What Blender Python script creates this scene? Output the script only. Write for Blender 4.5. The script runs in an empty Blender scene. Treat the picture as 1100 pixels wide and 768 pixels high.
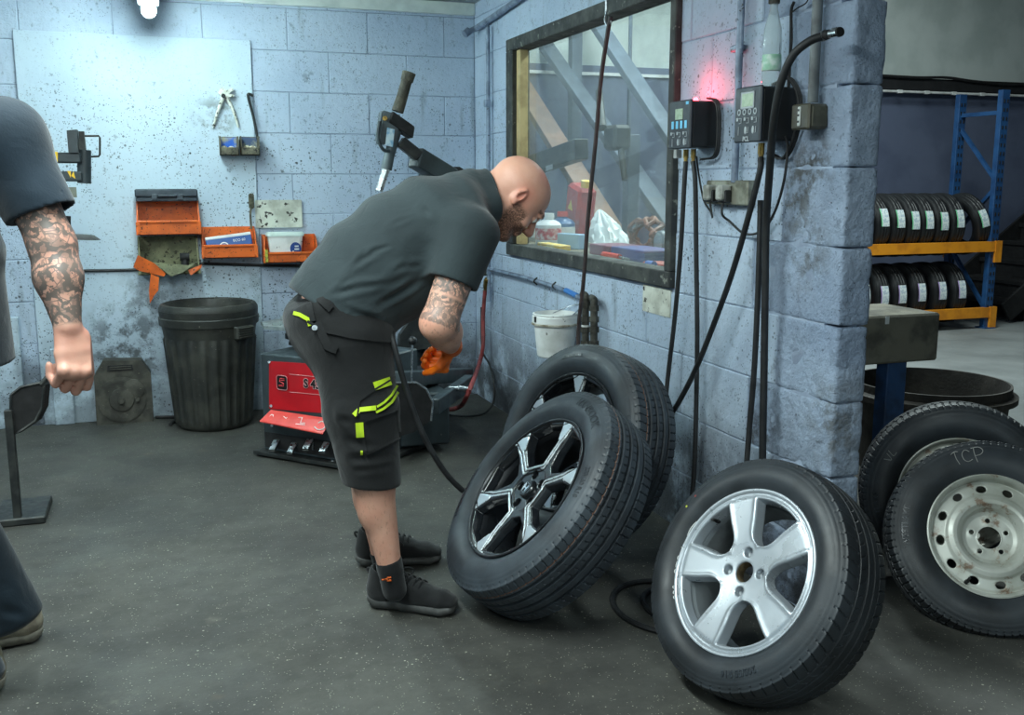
import bpy, bmesh, math, random
import numpy as np
from mathutils import Vector, Matrix, Euler
from mathutils.bvhtree import BVHTree

# ------------------------------------------------------------------ camera, world, light, exposure
CAM_H, PITCH, YAW, FPX = 1.313, math.radians(9.996), math.radians(19.191), 1078.0
scn = bpy.context.scene
cam_data = bpy.data.cameras.new('camera'); cam = bpy.data.objects.new('camera', cam_data)
scn.collection.objects.link(cam); scn.camera = cam
cam.location = (0, 0, CAM_H); cam.rotation_euler = (math.pi/2 - PITCH, 0, -YAW)
cam_data.sensor_width = 36; cam_data.lens = FPX/1100*36; cam_data.clip_start = .05
world = bpy.data.worlds.new('world'); scn.world = world; world.use_nodes = True
world.node_tree.nodes['Background'].inputs[0].default_value = (.60, .78, 1, 1)
world.node_tree.nodes['Background'].inputs[1].default_value = .06
scn.view_settings.view_transform = 'Standard'; scn.view_settings.look = 'None'
scn.view_settings.gamma = 1; scn.view_settings.exposure = 0.42

def area(name, loc, rot, sx, sy, power, col):
    d = bpy.data.lights.new(name, 'AREA'); d.shape = 'RECTANGLE'; d.size = sx; d.size_y = sy
    d.energy = power; d.color = col
    o = bpy.data.objects.new(name, d); scn.collection.objects.link(o)
    o.location = loc; o.rotation_euler = rot; return o
COOL = (.86, 1.0, .985)
area('tube_light_middle', (-.1, 1.9, 2.28), (0, 0, 0), .14, 1.8, 60, COOL)
area('tube_light_left', (-1.5, 3.2, 2.28), (0, 0, 0), .14, 1.8, 45, COOL)
area('tube_light_behind', (.2, -.9, 2.28), (0, 0, 0), .14, 1.8, 44, COOL)
area('added_hall_light', (4.6, 5.6, 3.9), (0, 0, 0), 1.5, 1.5, 120, COOL)  # added lamp out of view, brightens the hall
area('added_store_light', (3.0, 6.6, 3.4), (0, 0, 0), .5, 1.5, 50, COOL)  # added unseen lamp, lights the room beyond the window
area('added_window_fill', (2.45, 4.5, 2.6), (0, 0, 0), .15, 1.5, 26, COOL)  # added fill, brightens what shows through the glass

# ------------------------------------------------------------------ pixel of the photograph -> point on a world plane
def ray(u, v):
    x = (u-550)/FPX; y = -(v-384)/FPX
    fw = math.cos(PITCH)+y*math.sin(PITCH); up = -math.sin(PITCH)+y*math.cos(PITCH)
    return Vector((x*math.cos(YAW)+fw*math.sin(YAW), -x*math.sin(YAW)+fw*math.cos(YAW), up))
EYE = Vector((0, 0, CAM_H))
def onY(u, v, Y): d = ray(u, v); return EYE + d*(Y/d.y)
def onX(u, v, X): d = ray(u, v); return EYE + d*(X/d.x)
def onZ(u, v, z=0.): d = ray(u, v); return EYE + d*((z-CAM_H)/d.z)
XR, YB = 1.81, 5.873          # face of the right partition wall, face of the back wall

# ------------------------------------------------------------------ object helpers
MW = {}
def link(o, parent=None, world=True, loc=None, rot=None):
    scn.collection.objects.link(o)
    if loc is not None: o.location = loc
    if rot is not None: o.rotation_euler = rot
    B = Matrix.LocRotScale(o.location, o.rotation_euler, None)
    if parent is not None:
        o.parent = parent
        if world:
            o.matrix_parent_inverse = MW[parent.name].inverted(); MW[o.name] = B
        else: MW[o.name] = MW[parent.name] @ B
    else: MW[o.name] = B
    return o
def tag(o, label=None, cat=None, group=None, kind=None):
    if label: o['label'] = label
    if cat: o['category'] = cat
    if group: o['group'] = group
    if kind: o['kind'] = kind
    return o
def thing(name, label, cat, loc=(0, 0, 0), rot=(0, 0, 0), group=None):
    o = bpy.data.objects.new(name, None); o.empty_display_size = .05
    link(o, None, True, loc, rot); return tag(o, label, cat, group)
def finish(me, mat, smooth=35):
    if mat is not None: me.materials.append(mat)
    if smooth:
        me.shade_smooth()
        if smooth < 180: me.set_sharp_from_angle(angle=math.radians(smooth))
    return me
def obj(name, bm, mat, parent=None, world=True, smooth=35, loc=None, rot=None, **t):
    if isinstance(bm, bpy.types.Mesh): me = bm
    else:
        me = bpy.data.meshes.new(name)
        if isinstance(bm, bmesh.types.BMesh):
            bmesh.ops.recalc_face_normals(bm, faces=bm.faces); bm.to_mesh(me); bm.free()
        else: me.from_pydata(*bm)
        finish(me, mat, smooth)
    o = bpy.data.objects.new(name, me); link(o, parent, world, loc, rot)
    return tag(o, **t)
def NB(): return bmesh.new()
def box(b, c, s, bev=0.0, M=None, seg=1):
    mat = Matrix.LocRotScale(Vector(c), None, Vector(s))
    if M is not None: mat = M @ mat
    r = bmesh.ops.create_cube(b, size=1, matrix=mat)
    if bev:
        es = {e for v in r['verts'] for e in v.link_edges}
        bmesh.ops.bevel(b, geom=list(es), offset=bev, segments=seg, affect='EDGES', profile=.5)
    return b
def box2(b, lo, hi, bev=0.0, M=None):
    return box(b, [(lo[i]+hi[i])/2 for i in range(3)], [abs(hi[i]-lo[i]) for i in range(3)], bev, M)
def frame_of(w):
    w = Vector(w).normalized(); a = Vector((0, 0, 1)) if abs(w.z) < .9 else Vector((1, 0, 0))
    u = a.cross(w).normalized(); return u, w.cross(u), w
def beam(b, p0, p1, wid, hgt, bev=0., up=None):
    p0, p1 = Vector(p0), Vector(p1); w = (p1-p0); L = w.length; w.normalize()
    up = Vector(up or (0, 0, 1))
    if abs(up.dot(w)) > .98: up = Vector((1, 0, 0))
    u = up.cross(w).normalized(); v = w.cross(u)
    M = Matrix((( u.x, v.x, w.x, 0), (u.y, v.y, w.y, 0), (u.z, v.z, w.z, 0), (0, 0, 0, 1)))
    M.translation = (p0+p1)/2
    return box(b, (0, 0, 0), (wid, hgt, L), bev, M)
def lathe(b, prof, n=32, M=None, sq=None):
    M = M or Matrix(); rings = []
    for r, z in prof:
        rings.append([b.verts.new(M @ Vector((r*math.cos(2*math.pi*k/n), r*math.sin(2*math.pi*k/n), z))) for k in range(n)] if r > 1e-6 else [b.verts.new(M @ Vector((0, 0, z)))])
    for A, C in zip(rings, rings[1:]):
        for k in range(n):
            q = [A[k % len(A)], A[(k+1) % len(A)], C[(k+1) % len(C)], C[k % len(C)]]
            q = list(dict.fromkeys(q))
            if len(q) > 2: b.faces.new(q)
    return b
def cyl(b, p0, p1, r0, r1=None, n=16):
    p0, p1 = Vector(p0), Vector(p1); u, v, w = frame_of(p1-p0); L = (p1-p0).length
    M = Matrix(((u.x, v.x, w.x, p0.x), (u.y, v.y, w.y, p0.y), (u.z, v.z, w.z, p0.z), (0, 0, 0, 1)))
    if r1 is None: r1 = r0
    return lathe(b, [(0, 0), (r0, 0), (r1, L), (0, L)], n, M)
def spline(pts, sub=6):
    P = [Vector(p) for p in pts]
    if len(P) < 3: return P
    Q = [P[0]*2-P[1]] + P + [P[-1]*2-P[-2]]; out = []
    for i in range(1, len(Q)-2):
        a, c, d, e = Q[i-1], Q[i], Q[i+1], Q[i+2]
        for k in range(sub):
            t = k/sub
            out.append(.5*((2*c)+(d-a)*t+(2*a-5*c+4*d-e)*t*t+(-a+3*c-3*d+e)*t**3))
    out.append(P[-1]); return out
def tube(b, pts, r, n=8, sub=6, smooth=True, caps=True):
    P = spline(pts, sub) if smooth else [Vector(p) for p in pts]
    m = len(P); rr = r if isinstance(r, (list, tuple)) else None
    t0 = (P[1]-P[0]).normalized(); u, v, _ = frame_of(t0); rings = []
    for i, p in enumerate(P):
        t = (P[min(i+1, m-1)]-P[max(i-1, 0)])
        t = t.normalized() if t.length > 1e-9 else t0
        u = (u-t*u.dot(t)); u = u.normalized() if u.length > 1e-6 else frame_of(t)[0]; v = t.cross(u)
        q = r if rr is None else rr[0]+(rr[1]-rr[0])*i/(m-1) if len(rr) == 2 else rr[min(len(rr)-1, int(i/m*len(rr)))]
        rings.append([b.verts.new(p+(u*math.cos(2*math.pi*k/n)+v*math.sin(2*math.pi*k/n))*q) for k in range(n)])
    for A, C in zip(rings, rings[1:]):
        for k in range(n): b.faces.new([A[k], A[(k+1) % n], C[(k+1) % n], C[k]])
    if caps: b.faces.new(rings[0][::-1]); b.faces.new(rings[-1])
    return b
def prism(b, poly, h, M=None):
    """poly: 2D points in local xy, extruded along local z by h"""
    M = M or Matrix(); A = [b.verts.new(M @ Vector((x, y, 0))) for x, y in poly]; C = [b.verts.new(M @ Vector((x, y, h))) for x, y in poly]
    b.faces.new(A[::-1]); b.faces.new(C); n = len(A)
    for k in range(n): b.faces.new([A[k], A[(k+1) % n], C[(k+1) % n], C[k]])
    return b
def solid_poly(b, P, off):
    """closed polygon of 3D points thickened by vector off"""
    A = [b.verts.new(Vector(p)) for p in P]; C = [b.verts.new(Vector(p)+Vector(off)) for p in P]; n = len(A)
    b.faces.new(A[::-1]); b.faces.new(C)
    for k in range(n): b.faces.new([A[k], A[(k+1) % n], C[(k+1) % n], C[k]])
    return b
def basis(o, x, y, z=None):
    x = Vector(x).normalized(); y = Vector(y); y = (y-x*y.dot(x)).normalized(); z = x.cross(y)
    return Matrix(((x.x, y.x, z.x, o[0]), (x.y, y.y, z.y, o[1]), (x.z, y.z, z.z, o[2]), (0, 0, 0, 1)))
def text_data(s, size, extr=.0006, align='CENTER', bold=0.0):
    c = bpy.data.curves.new('t', 'FONT'); c.body = s; c.size = size; c.extrude = extr; c.align_x = align; c.align_y = 'CENTER'; c.offset = bold; c.resolution_u = 3
    o = bpy.data.objects.new('t', c); scn.collection.objects.link(o)
    bpy.context.view_layer.update()
    me = bpy.data.meshes.new_from_object(o.evaluated_get(bpy.context.evaluated_depsgraph_get()))
    V = [tuple(v.co) for v in me.vertices]; F = [tuple(p.vertices) for p in me.polygons]
    bpy.data.objects.remove(o); bpy.data.curves.remove(c); bpy.data.meshes.remove(me); return V, F
def text(name, s, size, M, mat, parent, fn=None, world=True, bold=0., extr=.0006):
    V, F = text_data(s, size, extr, bold=bold)
    V = [tuple(fn(*v)) if fn else tuple(M @ Vector(v)) for v in V]
    me = bpy.data.meshes.new(name); me.from_pydata(V, [], F); finish(me, mat, 0)
    return obj(name, me, None, parent, world)

# ------------------------------------------------------------------ implicit-surface modelling (bodies, clothes, cast wheels)
class SDF:
    def __init__(s, lo, hi, h):
        s.lo = np.array(lo, float); s.h = h; s.n = np.ceil((np.array(hi)-s.lo)/h).astype(int)+1
        s.F = np.full(s.n, .5, np.float32)
    def region(s, lo, hi, pad):
        a = np.clip(np.floor((np.array(lo)-pad-s.lo)/s.h).astype(int), 0, s.n); b = np.clip(np.ceil((np.array(hi)+pad-s.lo)/s.h).astype(int)+1, 0, s.n)
        if (b <= a).any(): return None
        ax = [(s.lo[i]+s.h*np.arange(a[i], b[i])).astype(np.float32) for i in range(3)]
        return (slice(a[0], b[0]), slice(a[1], b[1]), slice(a[2], b[2])), ax[0][:, None, None], ax[1][None, :, None], ax[2][None, None, :]
    def comb(s, R, d, k, sub=False):
        A = s.F[R]
        if sub: d = -d
        if k <= 0: s.F[R] = np.maximum(A, d) if sub else np.minimum(A, d); return
        if sub:
            h = np.maximum(k-np.abs(A-d), 0)/k; s.F[R] = np.maximum(A, d)+h*h*k*.25
        else:
            h = np.maximum(k-np.abs(A-d), 0)/k; s.F[R] = np.minimum(A, d)-h*h*k*.25
    def bone(s, p0, p1, r0, r1=None, k=.01, lat=None, cap=1., sub=False):
        p0 = np.array(p0, float); p1 = np.array(p1, float)
        if r1 is None: r1 = r0
        r0 = (r0, r0) if np.isscalar(r0) else r0; r1 = (r1, r1) if np.isscalar(r1) else r1
        m = max(*r0, *r1)
        g = s.region(np.minimum(p0, p1)-m, np.maximum(p0, p1)+m, k+3*s.h)
        if g is None: return s
        R, x, y, z = g; w = p1-p0; L = max(np.linalg.norm(w), 1e-6); w = w/L
        lat = np.array(lat if lat is not None else (0.31, .95, .02), float); u = lat-w*(lat@w); u /= np.linalg.norm(u); v = np.cross(w, u)
        X, Y, Z = x-p0[0], y-p0[1], z-p0[2]
        t = X*w[0]+Y*w[1]+Z*w[2]; tc = np.clip(t, 0, L); q = tc/L
        a = r0[0]+(r1[0]-r0[0])*q; b = r0[1]+(r1[1]-r0[1])*q
        du = (X*u[0]+Y*u[1]+Z*u[2]); dv = (X*v[0]+Y*v[1]+Z*v[2]); dw = t-tc
        mm = np.minimum(a, b); c = mm*cap
        k0 = np.sqrt((du/a)**2+(dv/b)**2+(dw/c)**2); k1 = np.sqrt((du/a**2)**2+(dv/b**2)**2+(dw/c**2)**2)
        d = k0*(k0-1)/np.maximum(k1, 1e-5); d = np.where(k0 < .3, -mm*.7, d)
        s.comb(R, d.astype(np.float32), k, sub); return s
    def ell(s, c, r, axes=None, k=.01, sub=False):
        c = np.array(c, float); r = np.array(r if not np.isscalar(r) else (r, r, r), float)
        g = s.region(c-r.max(), c+r.max(), k+3*s.h)
        if g is None: return s
        R, x, y, z = g; A = np.array(axes if axes is not None else np.eye(3), float)
        X, Y, Z = x-c[0], y-c[1], z-c[2]; q = [X*a[0]+Y*a[1]+Z*a[2] for a in A]
        k0 = np.sqrt(sum((q[i]/r[i])**2 for i in range(3))); k1 = np.sqrt(sum((q[i]/r[i]**2)**2 for i in range(3)))
        d = np.where(k0 < .2, -r.min()*.8, k0*(k0-1)/np.maximum(k1, 1e-5))
        s.comb(R, d.astype(np.float32), k, sub); return s
    def cut(s, p, n, k=0., lo=None, hi=None):
        """remove everything on the side n points to (inside the optional bounds)"""
        g = s.region(lo if lo is not None else s.lo, hi if hi is not None else s.lo+s.h*s.n, 0); R, x, y, z = g
        n = np.array(n, float); n /= np.linalg.norm(n)
        d = ((x-p[0])*n[0]+(y-p[1])*n[1]+(z-p[2])*n[2]).astype(np.float32)
        s.comb(R, -d+0*s.F[R], k, True); return s
    def grid(s):
        return s.region(s.lo, s.lo+s.h*s.n, 0)
    def mesh(s, name):
        F = s.F; F[0] = F[-1] = .5; F[:, 0] = F[:, -1] = .5; F[:, :, 0] = F[:, :, -1] = .5
        I = F < 0; n = F.shape
        c = [(slice(i, n[0]-1+i), slice(j, n[1]-1+j), slice(k, n[2]-1+k)) for i in (0, 1) for j in (0, 1) for k in (0, 1)]
        cnt = sum(I[q].astype(np.int8) for q in c); act = (cnt > 0) & (cnt < 8)
        idx = np.argwhere(act); vid = np.full(act.shape, -1, np.int32); vid[act] = np.arange(len(idx))
        cv = {}
        for i in (0, 1):
            for j in (0, 1):
                for k in (0, 1): cv[i, j, k] = F[idx[:, 0]+i, idx[:, 1]+j, idx[:, 2]+k]
        S = np.zeros((len(idx), 3)); C = np.zeros(len(idx))
        keys = list(cv)
        for a in keys:
            for ax in range(3):
                if a[ax]: continue
                b = list(a); b[ax] = 1; b = tuple(b); va, vb = cv[a], cv[b]; m = (va < 0) != (vb < 0)
                t = np.where(m, va/np.where(m, va-vb, 1), 0)
                p = np.repeat(np.array([a], float), len(idx), 0); p[:, ax] = t
                S += p*m[:, None]; C += m
        V = s.lo+s.h*(idx+S/np.maximum(C, 1)[:, None]); Q = []
        for ax in range(3):
            o1, o2 = [(1, 2), (2, 0), (0, 1)][ax]
            e = np.argwhere(I[tuple(slice(0, n[i]-1) if i == ax else slice(1, n[i]-1) for i in range(3))] != I[tuple(slice(1, n[i]) if i == ax else slice(1, n[i]-1) for i in range(3))])
            off = np.ones(3, int); off[ax] = 0; e = e+off
            d1 = np.zeros(3, int); d1[o1] = 1; d2 = np.zeros(3, int); d2[o2] = 1
            g = lambda q: vid[q[:, 0], q[:, 1], q[:, 2]]
            q = np.stack([g(e-d1-d2), g(e-d2), g(e), g(e-d1)], 1)
            flip = ~I[e[:, 0], e[:, 1], e[:, 2]]; q[flip] = q[flip][:, ::-1]; Q.append(q)
        Q = np.concatenate(Q); Q = Q[(Q >= 0).all(1)]
        me = bpy.data.meshes.new(name); me.vertices.add(len(V)); me.vertices.foreach_set('co', V.astype(np.float32).ravel())
        me.loops.add(len(Q)*4); me.loops.foreach_set('vertex_index', Q.astype(np.int32).ravel())
        me.polygons.add(len(Q)); me.polygons.foreach_set('loop_start', np.arange(0, len(Q)*4, 4, dtype=np.int32))
        me.update(calc_edges=True); me.validate(); me.shade_smooth(); s.V = V; s.Q = Q; return me
def relax(me, it=1, f=.5):
    n = len(me.vertices); V = np.zeros(n*3, np.float32); me.vertices.foreach_get('co', V); V = V.reshape(-1, 3)
    E = np.zeros(len(me.edges)*2, np.int32); me.edges.foreach_get('vertices', E); E = E.reshape(-1, 2)
    deg = np.bincount(E.ravel(), minlength=n)[:, None]
    for _ in range(it):
        for ff in (f, -f*1.03):
            A = np.stack([np.bincount(E[:, 0], V[E[:, 1], i], n)+np.bincount(E[:, 1], V[E[:, 0], i], n) for i in range(3)], 1)/np.maximum(deg, 1)
            V = V+(A-V)*ff
    me.vertices.foreach_set('co', V.astype(np.float32).ravel()); me.update(); return V
def get_co(me):
    V = np.zeros(len(me.vertices)*3, np.float32); me.vertices.foreach_get('co', V); return V.reshape(-1, 3)
def get_no(me):
    V = np.zeros(len(me.vertices)*3, np.float32); me.vertices.foreach_get('normal', V); return V.reshape(-1, 3)
def creases(me, L):
    """press soft folds (p0, p1, width, depth) into a mesh along its normals"""
    V = get_co(me); N = get_no(me); D = np.zeros(len(V))
    for p0, p1, w, dp in L:
        p0 = np.array(p0); p1 = np.array(p1); a = p1-p0; t = np.clip(((V-p0)@a)/(a@a), 0, 1); d = np.linalg.norm(V-p0-t[:, None]*a, axis=1)
        fade = np.sin(np.pi*np.clip(t*.9+.05, 0, 1))
        D += dp*fade*(-np.exp(-(d/w)**2)+.55*np.exp(-((d-w*1.7)/w)**2))
    V = V+N*D[:, None]; me.vertices.foreach_set('co', V.astype(np.float32).ravel()); me.update()
def attr(me, name, vals):
    a = me.attributes.new(name, 'FLOAT', 'POINT'); a.data.foreach_set('value', np.asarray(vals, np.float32))
def sstep(a, b, x): t = np.clip((x-a)/(b-a), 0, 1); return t*t*(3-2*t)

# ------------------------------------------------------------------ materials
def lin(c): return tuple(((v/255)/12.92 if v/255 <= .04045 else ((v/255+.055)/1.055)**2.4) for v in c)+(1,)
class NT:
    def __init__(s, name):
        s.m = bpy.data.materials.new(name); s.m.use_nodes = True; s.t = s.m.node_tree; s.N = s.t.nodes; s.b = s.N['Principled BSDF']
        s.tc = None; s.pos = None
    def n(s, t, **k):
        x = s.N.new(t)
        for a, v in k.items(): setattr(x, a, v)
        return x
    def l(s, a, b): s.t.links.new(a, b)
    def co(s, world=False):
        if world:
            if not s.pos: s.pos = s.n('ShaderNodeNewGeometry')
            return s.pos.outputs['Position']
        if not s.tc: s.tc = s.n('ShaderNodeTexCoord')
        return s.tc.outputs['Object']
    def noise(s, scale, detail=4, rough=.55, world=False, dist=0., vec=None):
        x = s.n('ShaderNodeTexNoise'); x.inputs['Scale'].default_value = scale; x.inputs['Detail'].default_value = detail; x.inputs['Roughness'].default_value = rough; x.inputs['Distortion'].default_value = dist
        s.l(vec or s.co(world), x.inputs['Vector']); return x.outputs['Fac']
    def vor(s, scale, world=False, feature='F1', out='Distance', rnd=1., vec=None):
        x = s.n('ShaderNodeTexVoronoi'); x.feature = feature; x.inputs['Scale'].default_value = scale; x.inputs['Randomness'].default_value = rnd
        s.l(vec or s.co(world), x.inputs['Vector']); return x.outputs[out]
    def ramp(s, fac, lo, hi, a=0., b=1.):
        x = s.n('ShaderNodeMapRange'); x.interpolation_type = 'SMOOTHSTEP'
        for i, v in zip(('From Min', 'From Max', 'To Min', 'To Max'), (lo, hi, a, b)): x.inputs[i].default_value = v
        s.l(fac, x.inputs['Value']); return x.outputs['Result']
    def math(s, op, a, b=None):
        x = s.n('ShaderNodeMath', operation=op)
        for i, v in enumerate((a, b)):
            if v is None: continue
            if isinstance(v, (int, float)): x.inputs[i].default_value = v
            else: s.l(v, x.inputs[i])
        return x.outputs[0]
    def mix(s, fac, a, b):
        x = s.n('ShaderNodeMix', data_type='RGBA')
        for k, v in ((0, fac), (6, a), (7, b)):
            if isinstance(v, (int, float)): x.inputs[k].default_value = v
            elif isinstance(v, tuple): x.inputs[k].default_value = v
            else: s.l(v, x.inputs[k])
        return x.outputs[2]
    def attr(s, name): x = s.n('ShaderNodeAttribute'); x.attribute_name = name; return x.outputs['Fac']
    def sep(s, i, world=False):
        x = s.n('ShaderNodeSeparateXYZ'); s.l(s.co(world), x.inputs[0]); return x.outputs[i]
    def stretch(s, v, world=False):
        x = s.n('ShaderNodeMapping'); x.inputs['Scale'].default_value = v; s.l(s.co(world), x.inputs[0]); return x.outputs[0]
    def bump(s, h, strength=.3, dist=.01, prev=None):
        x = s.n('ShaderNodeBump'); x.inputs['Strength'].default_value = strength; x.inputs['Distance'].default_value = dist; s.l(h, x.inputs['Height'])
        if prev is not None: s.l(prev, x.inputs['Normal'])
        return x.outputs[0]
    def set(s, col=None, rough=None, metal=None, normal=None, **k):
        for i, v in (('Base Color', col), ('Roughness', rough), ('Metallic', metal), ('Normal', normal), *[(q.replace('_', ' '), w) for q, w in k.items()]):
            if v is None: continue
            if isinstance(v, (int, float, tuple)): s.b.inputs[i].default_value = v
            else: s.l(v, s.b.inputs[i])
        return s.m
MC = {}
def mat(name, c1, c2=None, scale=8, rough=.6, metal=0., bump=.0, bscale=60, speck=None, sscale=60, sth=.35, lo=.4, hi=.65, spec=None, coat=0.):
    if name in MC: return MC[name]
    n = NT(name); col = lin(c1)
    if c2: col = n.mix(n.ramp(n.noise(scale, 5), lo, hi), lin(c1), lin(c2))
    if speck: col = n.mix(n.ramp(n.noise(sscale, 3), sth+.25, sth+.3), col, lin(speck))
    n.set(col, rough, metal)
    if c2: n.set(rough=n.ramp(n.noise(scale*2.3, 3), .3, .7, rough-.08, min(1, rough+.1)))
    if bump: n.set(normal=n.bump(n.noise(bscale, 5), bump, .01))
    if spec is not None: n.b.inputs['Specular IOR Level'].default_value = spec
    if coat: n.b.inputs['Coat Weight'].default_value = coat
    MC[name] = n.m; return n.m
def emis(name, c, e):
    n = NT(name); n.set((0, 0, 0, 1), .4); n.b.inputs['Emission Color'].default_value = lin(c); n.b.inputs['Emission Strength'].default_value = e; return n.m

def wall_paint(name, base, dark, rough_bump, speck=.5, grime=.5, bsc=25, stains=()):
    n = NT(name); c = n.mix(n.ramp(n.noise(1.7, 5, world=True), .35, .7), lin(base), lin(dark))
    sc = n.noise(14, 6, .7, world=True); c = n.mix(n.ramp(sc, .60, .70, 0, .5), c, lin((92, 100, 112)))
    dens = n.math('MULTIPLY', n.ramp(n.noise(2.2, 3, world=True), .35, .65, .3, 1), n.ramp(n.sep(2, True), 1.4, 2.0, 1, .45))                      # oil spatter: small dark dots
    for s_, t in ((26, .10), (55, .13), (95, .16)):
        d = n.vor(s_, True); w = n.noise(s_*.35, 1, world=True)
        f = n.math('MULTIPLY', n.ramp(d, t*speck*1.3, t*speck*2.3, 1, 0), n.ramp(w, .48, .56))
        c = n.mix(n.math('MULTIPLY', n.math('MULTIPLY', f, dens), .9), c, lin((30, 32, 36)))
    z = n.sep(2, True)                                                              # dirt splashed up from the floor
    g = n.math('MULTIPLY', n.ramp(z, .05, .75, 1, 0), n.ramp(n.noise(4.5, 6, .65, world=True), .30, .56))
    c = n.mix(n.math('MULTIPLY', g, grime), c, lin((44, 43, 42)))
    st = n.noise(3., 5, .6, vec=n.stretch((3, 3, .5), True)); c = n.mix(n.ramp(st, .58, .75, 0, grime*.55), c, lin((70, 72, 76)))
    for (px_, py_, pz_, r_, s_, cc) in stains:
        d = n.n('ShaderNodeVectorMath', operation='DISTANCE'); n.l(n.co(True), d.inputs[0]); d.inputs[1].default_value = (px_, py_, pz_)
        c = n.mix(n.math('MULTIPLY', n.ramp(d.outputs['Value'], r_*.15, r_, 1, 0), n.ramp(n.noise(13, 6, .7, world=True), .42, .60, 0, s_)), c, lin(cc))
    n.set(c, n.ramp(n.noise(9, 3, world=True), .3, .7, .5, .72))
    b1 = n.bump(n.noise(bsc, 8, .65, world=True), rough_bump, .02); n.set(normal=n.bump(n.noise(bsc*6, 4, .6, world=True), rough_bump*.5, .006, b1))
    n.b.inputs['Specular IOR Level'].default_value = .35
    return n.m
M_wall = wall_paint('blue_painted_block', (182, 197, 214), (168, 184, 204), .45, .9, .92)
M_board = wall_paint('blue_painted_board', (190, 206, 218), (178, 195, 210), .12, .9, .6, stains=[(*onY(232, 125, 5.873), .16, .75, (96, 96, 86)), (*onY(135, 375, 5.873), .36, .85, (52, 54, 54)), (*onY(170, 320, 5.873), .3, .5, (70, 74, 78)), (*onY(300, 300, 5.873), .3, .5, (70, 74, 78))])
M_rough = wall_paint('blue_painted_rough_render', (172, 188, 210), (142, 158, 182), 1., .6, .9, 38, stains=[(*onX(850, 210, 1.81), .16, .8, (84, 80, 68)), (*onX(872, 180, 1.81), .16, .8, (78, 74, 64)), (*onX(865, 270, 1.81), .18, .6, (96, 94, 86)), (*onX(800, 470, 1.81), .35, .8, (60, 58, 54)), (*onX(900, 460, 1.81), .22, .7, (92, 90, 80))])
M_mortar = mat('painted_mortar', (160, 174, 194), (128, 140, 160), 5, .9, bump=.4)
def floor_mat():
    n = NT('oily_concrete'); c = n.mix(n.ramp(n.noise(1.6, 7, .68), .38, .62), lin((76, 76, 71)), lin((60, 60, 57)))
    c = n.mix(n.ramp(n.noise(14, 7, .75), .35, .68, 0, .35), c, lin((46, 46, 44))); c = n.mix(n.ramp(n.noise(3.1, 4, .6), .66, .74, 0, .35), c, lin((96, 82, 62)))
    c = n.mix(n.ramp(n.noise(.7, 5, .65, dist=.6), .55, .72, 0, .85), c, lin((32, 32, 32)))
    c = n.mix(n.ramp(n.noise(2.6, 6, .7), .62, .74, 0, .5), c, lin((118, 116, 104)))
    for s_, t in ((26, .11), (60, .15), (110, .2)):
        f = n.math('MULTIPLY', n.ramp(n.vor(s_), t*.5, t, 1, 0), n.ramp(n.noise(s_*.3, 1), .50, .56)); c = n.mix(n.math('MULTIPLY', f, .8), c, lin((168, 166, 150)))
    y = n.sep(1); x = n.sep(0)
    hall = n.math('MULTIPLY', n.ramp(x, 2.6, 3.6), n.ramp(y, 3.2, 4.6)); c = n.mix(hall, c, n.mix(n.ramp(n.noise(1.5, 5), .35, .7), lin((128, 132, 132)), lin((104, 108, 108))))
    n.set(c, n.ramp(n.noise(2.1, 5), .3, .7, .5, .82)); n.set(normal=n.bump(n.noise(60, 6, .7), .25, .006, n.bump(n.noise(6, 5), .2, .02)))
    n.b.inputs['Specular IOR Level'].default_value = .4; return n.m
M_floor = floor_mat()
M_black = mat('black_plastic', (22, 23, 25), (30, 31, 33), 12, .45, bump=.05)
M_blackm = mat('matt_black', (18, 18, 19), (28, 28, 29), 14, .75, bump=.1)
M_rubh = mat('hose_rubber', (20, 21, 23), (32, 33, 35), 18, .55)
M_steel = mat('bright_steel', (190, 195, 200), (140, 146, 150), 30, .32, 1.)
M_gsteel = mat('galvanised_conduit', (138, 152, 172), (104, 116, 134), 16, .5, .2, speck=(60, 62, 66), sscale=50, sth=.4)
M_brass = mat('brass', (178, 148, 84), (120, 98, 60), 30, .35, 1.)
M_white = mat('dirty_white_plastic', (226, 228, 226), (196, 198, 194), 7, .45, bump=.05, speck=(110, 110, 104), sscale=26, sth=.44)
M_cream = mat('cream_trim', (212, 220, 214), (186, 196, 192), 5, .6, bump=.08)
M_wood = mat('grimy_black_wood', (46, 48, 48), (72, 74, 70), 9, .7, bump=.35, bscale=35, speck=(120, 122, 112), sscale=30, sth=.40)
M_pine = mat('pine_bead', (196, 176, 128), (160, 140, 98), 9, .6, bump=.1)
M_mgrey = mat('machine_grey_paint', (58, 68, 72), (48, 56, 60), 7, .42, .1, bump=.06, speck=(100, 104, 100), sscale=60, sth=.46)
M_dgrey = mat('dark_machine_steel', (46, 49, 50), (66, 68, 66), 14, .5, .5, bump=.15)
M_orange = mat('orange_bin_plastic', (222, 102, 30), (190, 84, 26), 9, .45, bump=.05, speck=(64, 38, 26), sscale=85, sth=.37)
M_plaster = mat('bare_white_plaster', (206, 208, 196), (170, 170, 158), 10, .85, bump=.3, speck=(66, 64, 60), sscale=32, sth=.36)
M_glove = mat('orange_glove', (236, 112, 22), (206, 88, 14), 18, .42, bump=.15, bscale=80)

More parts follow.
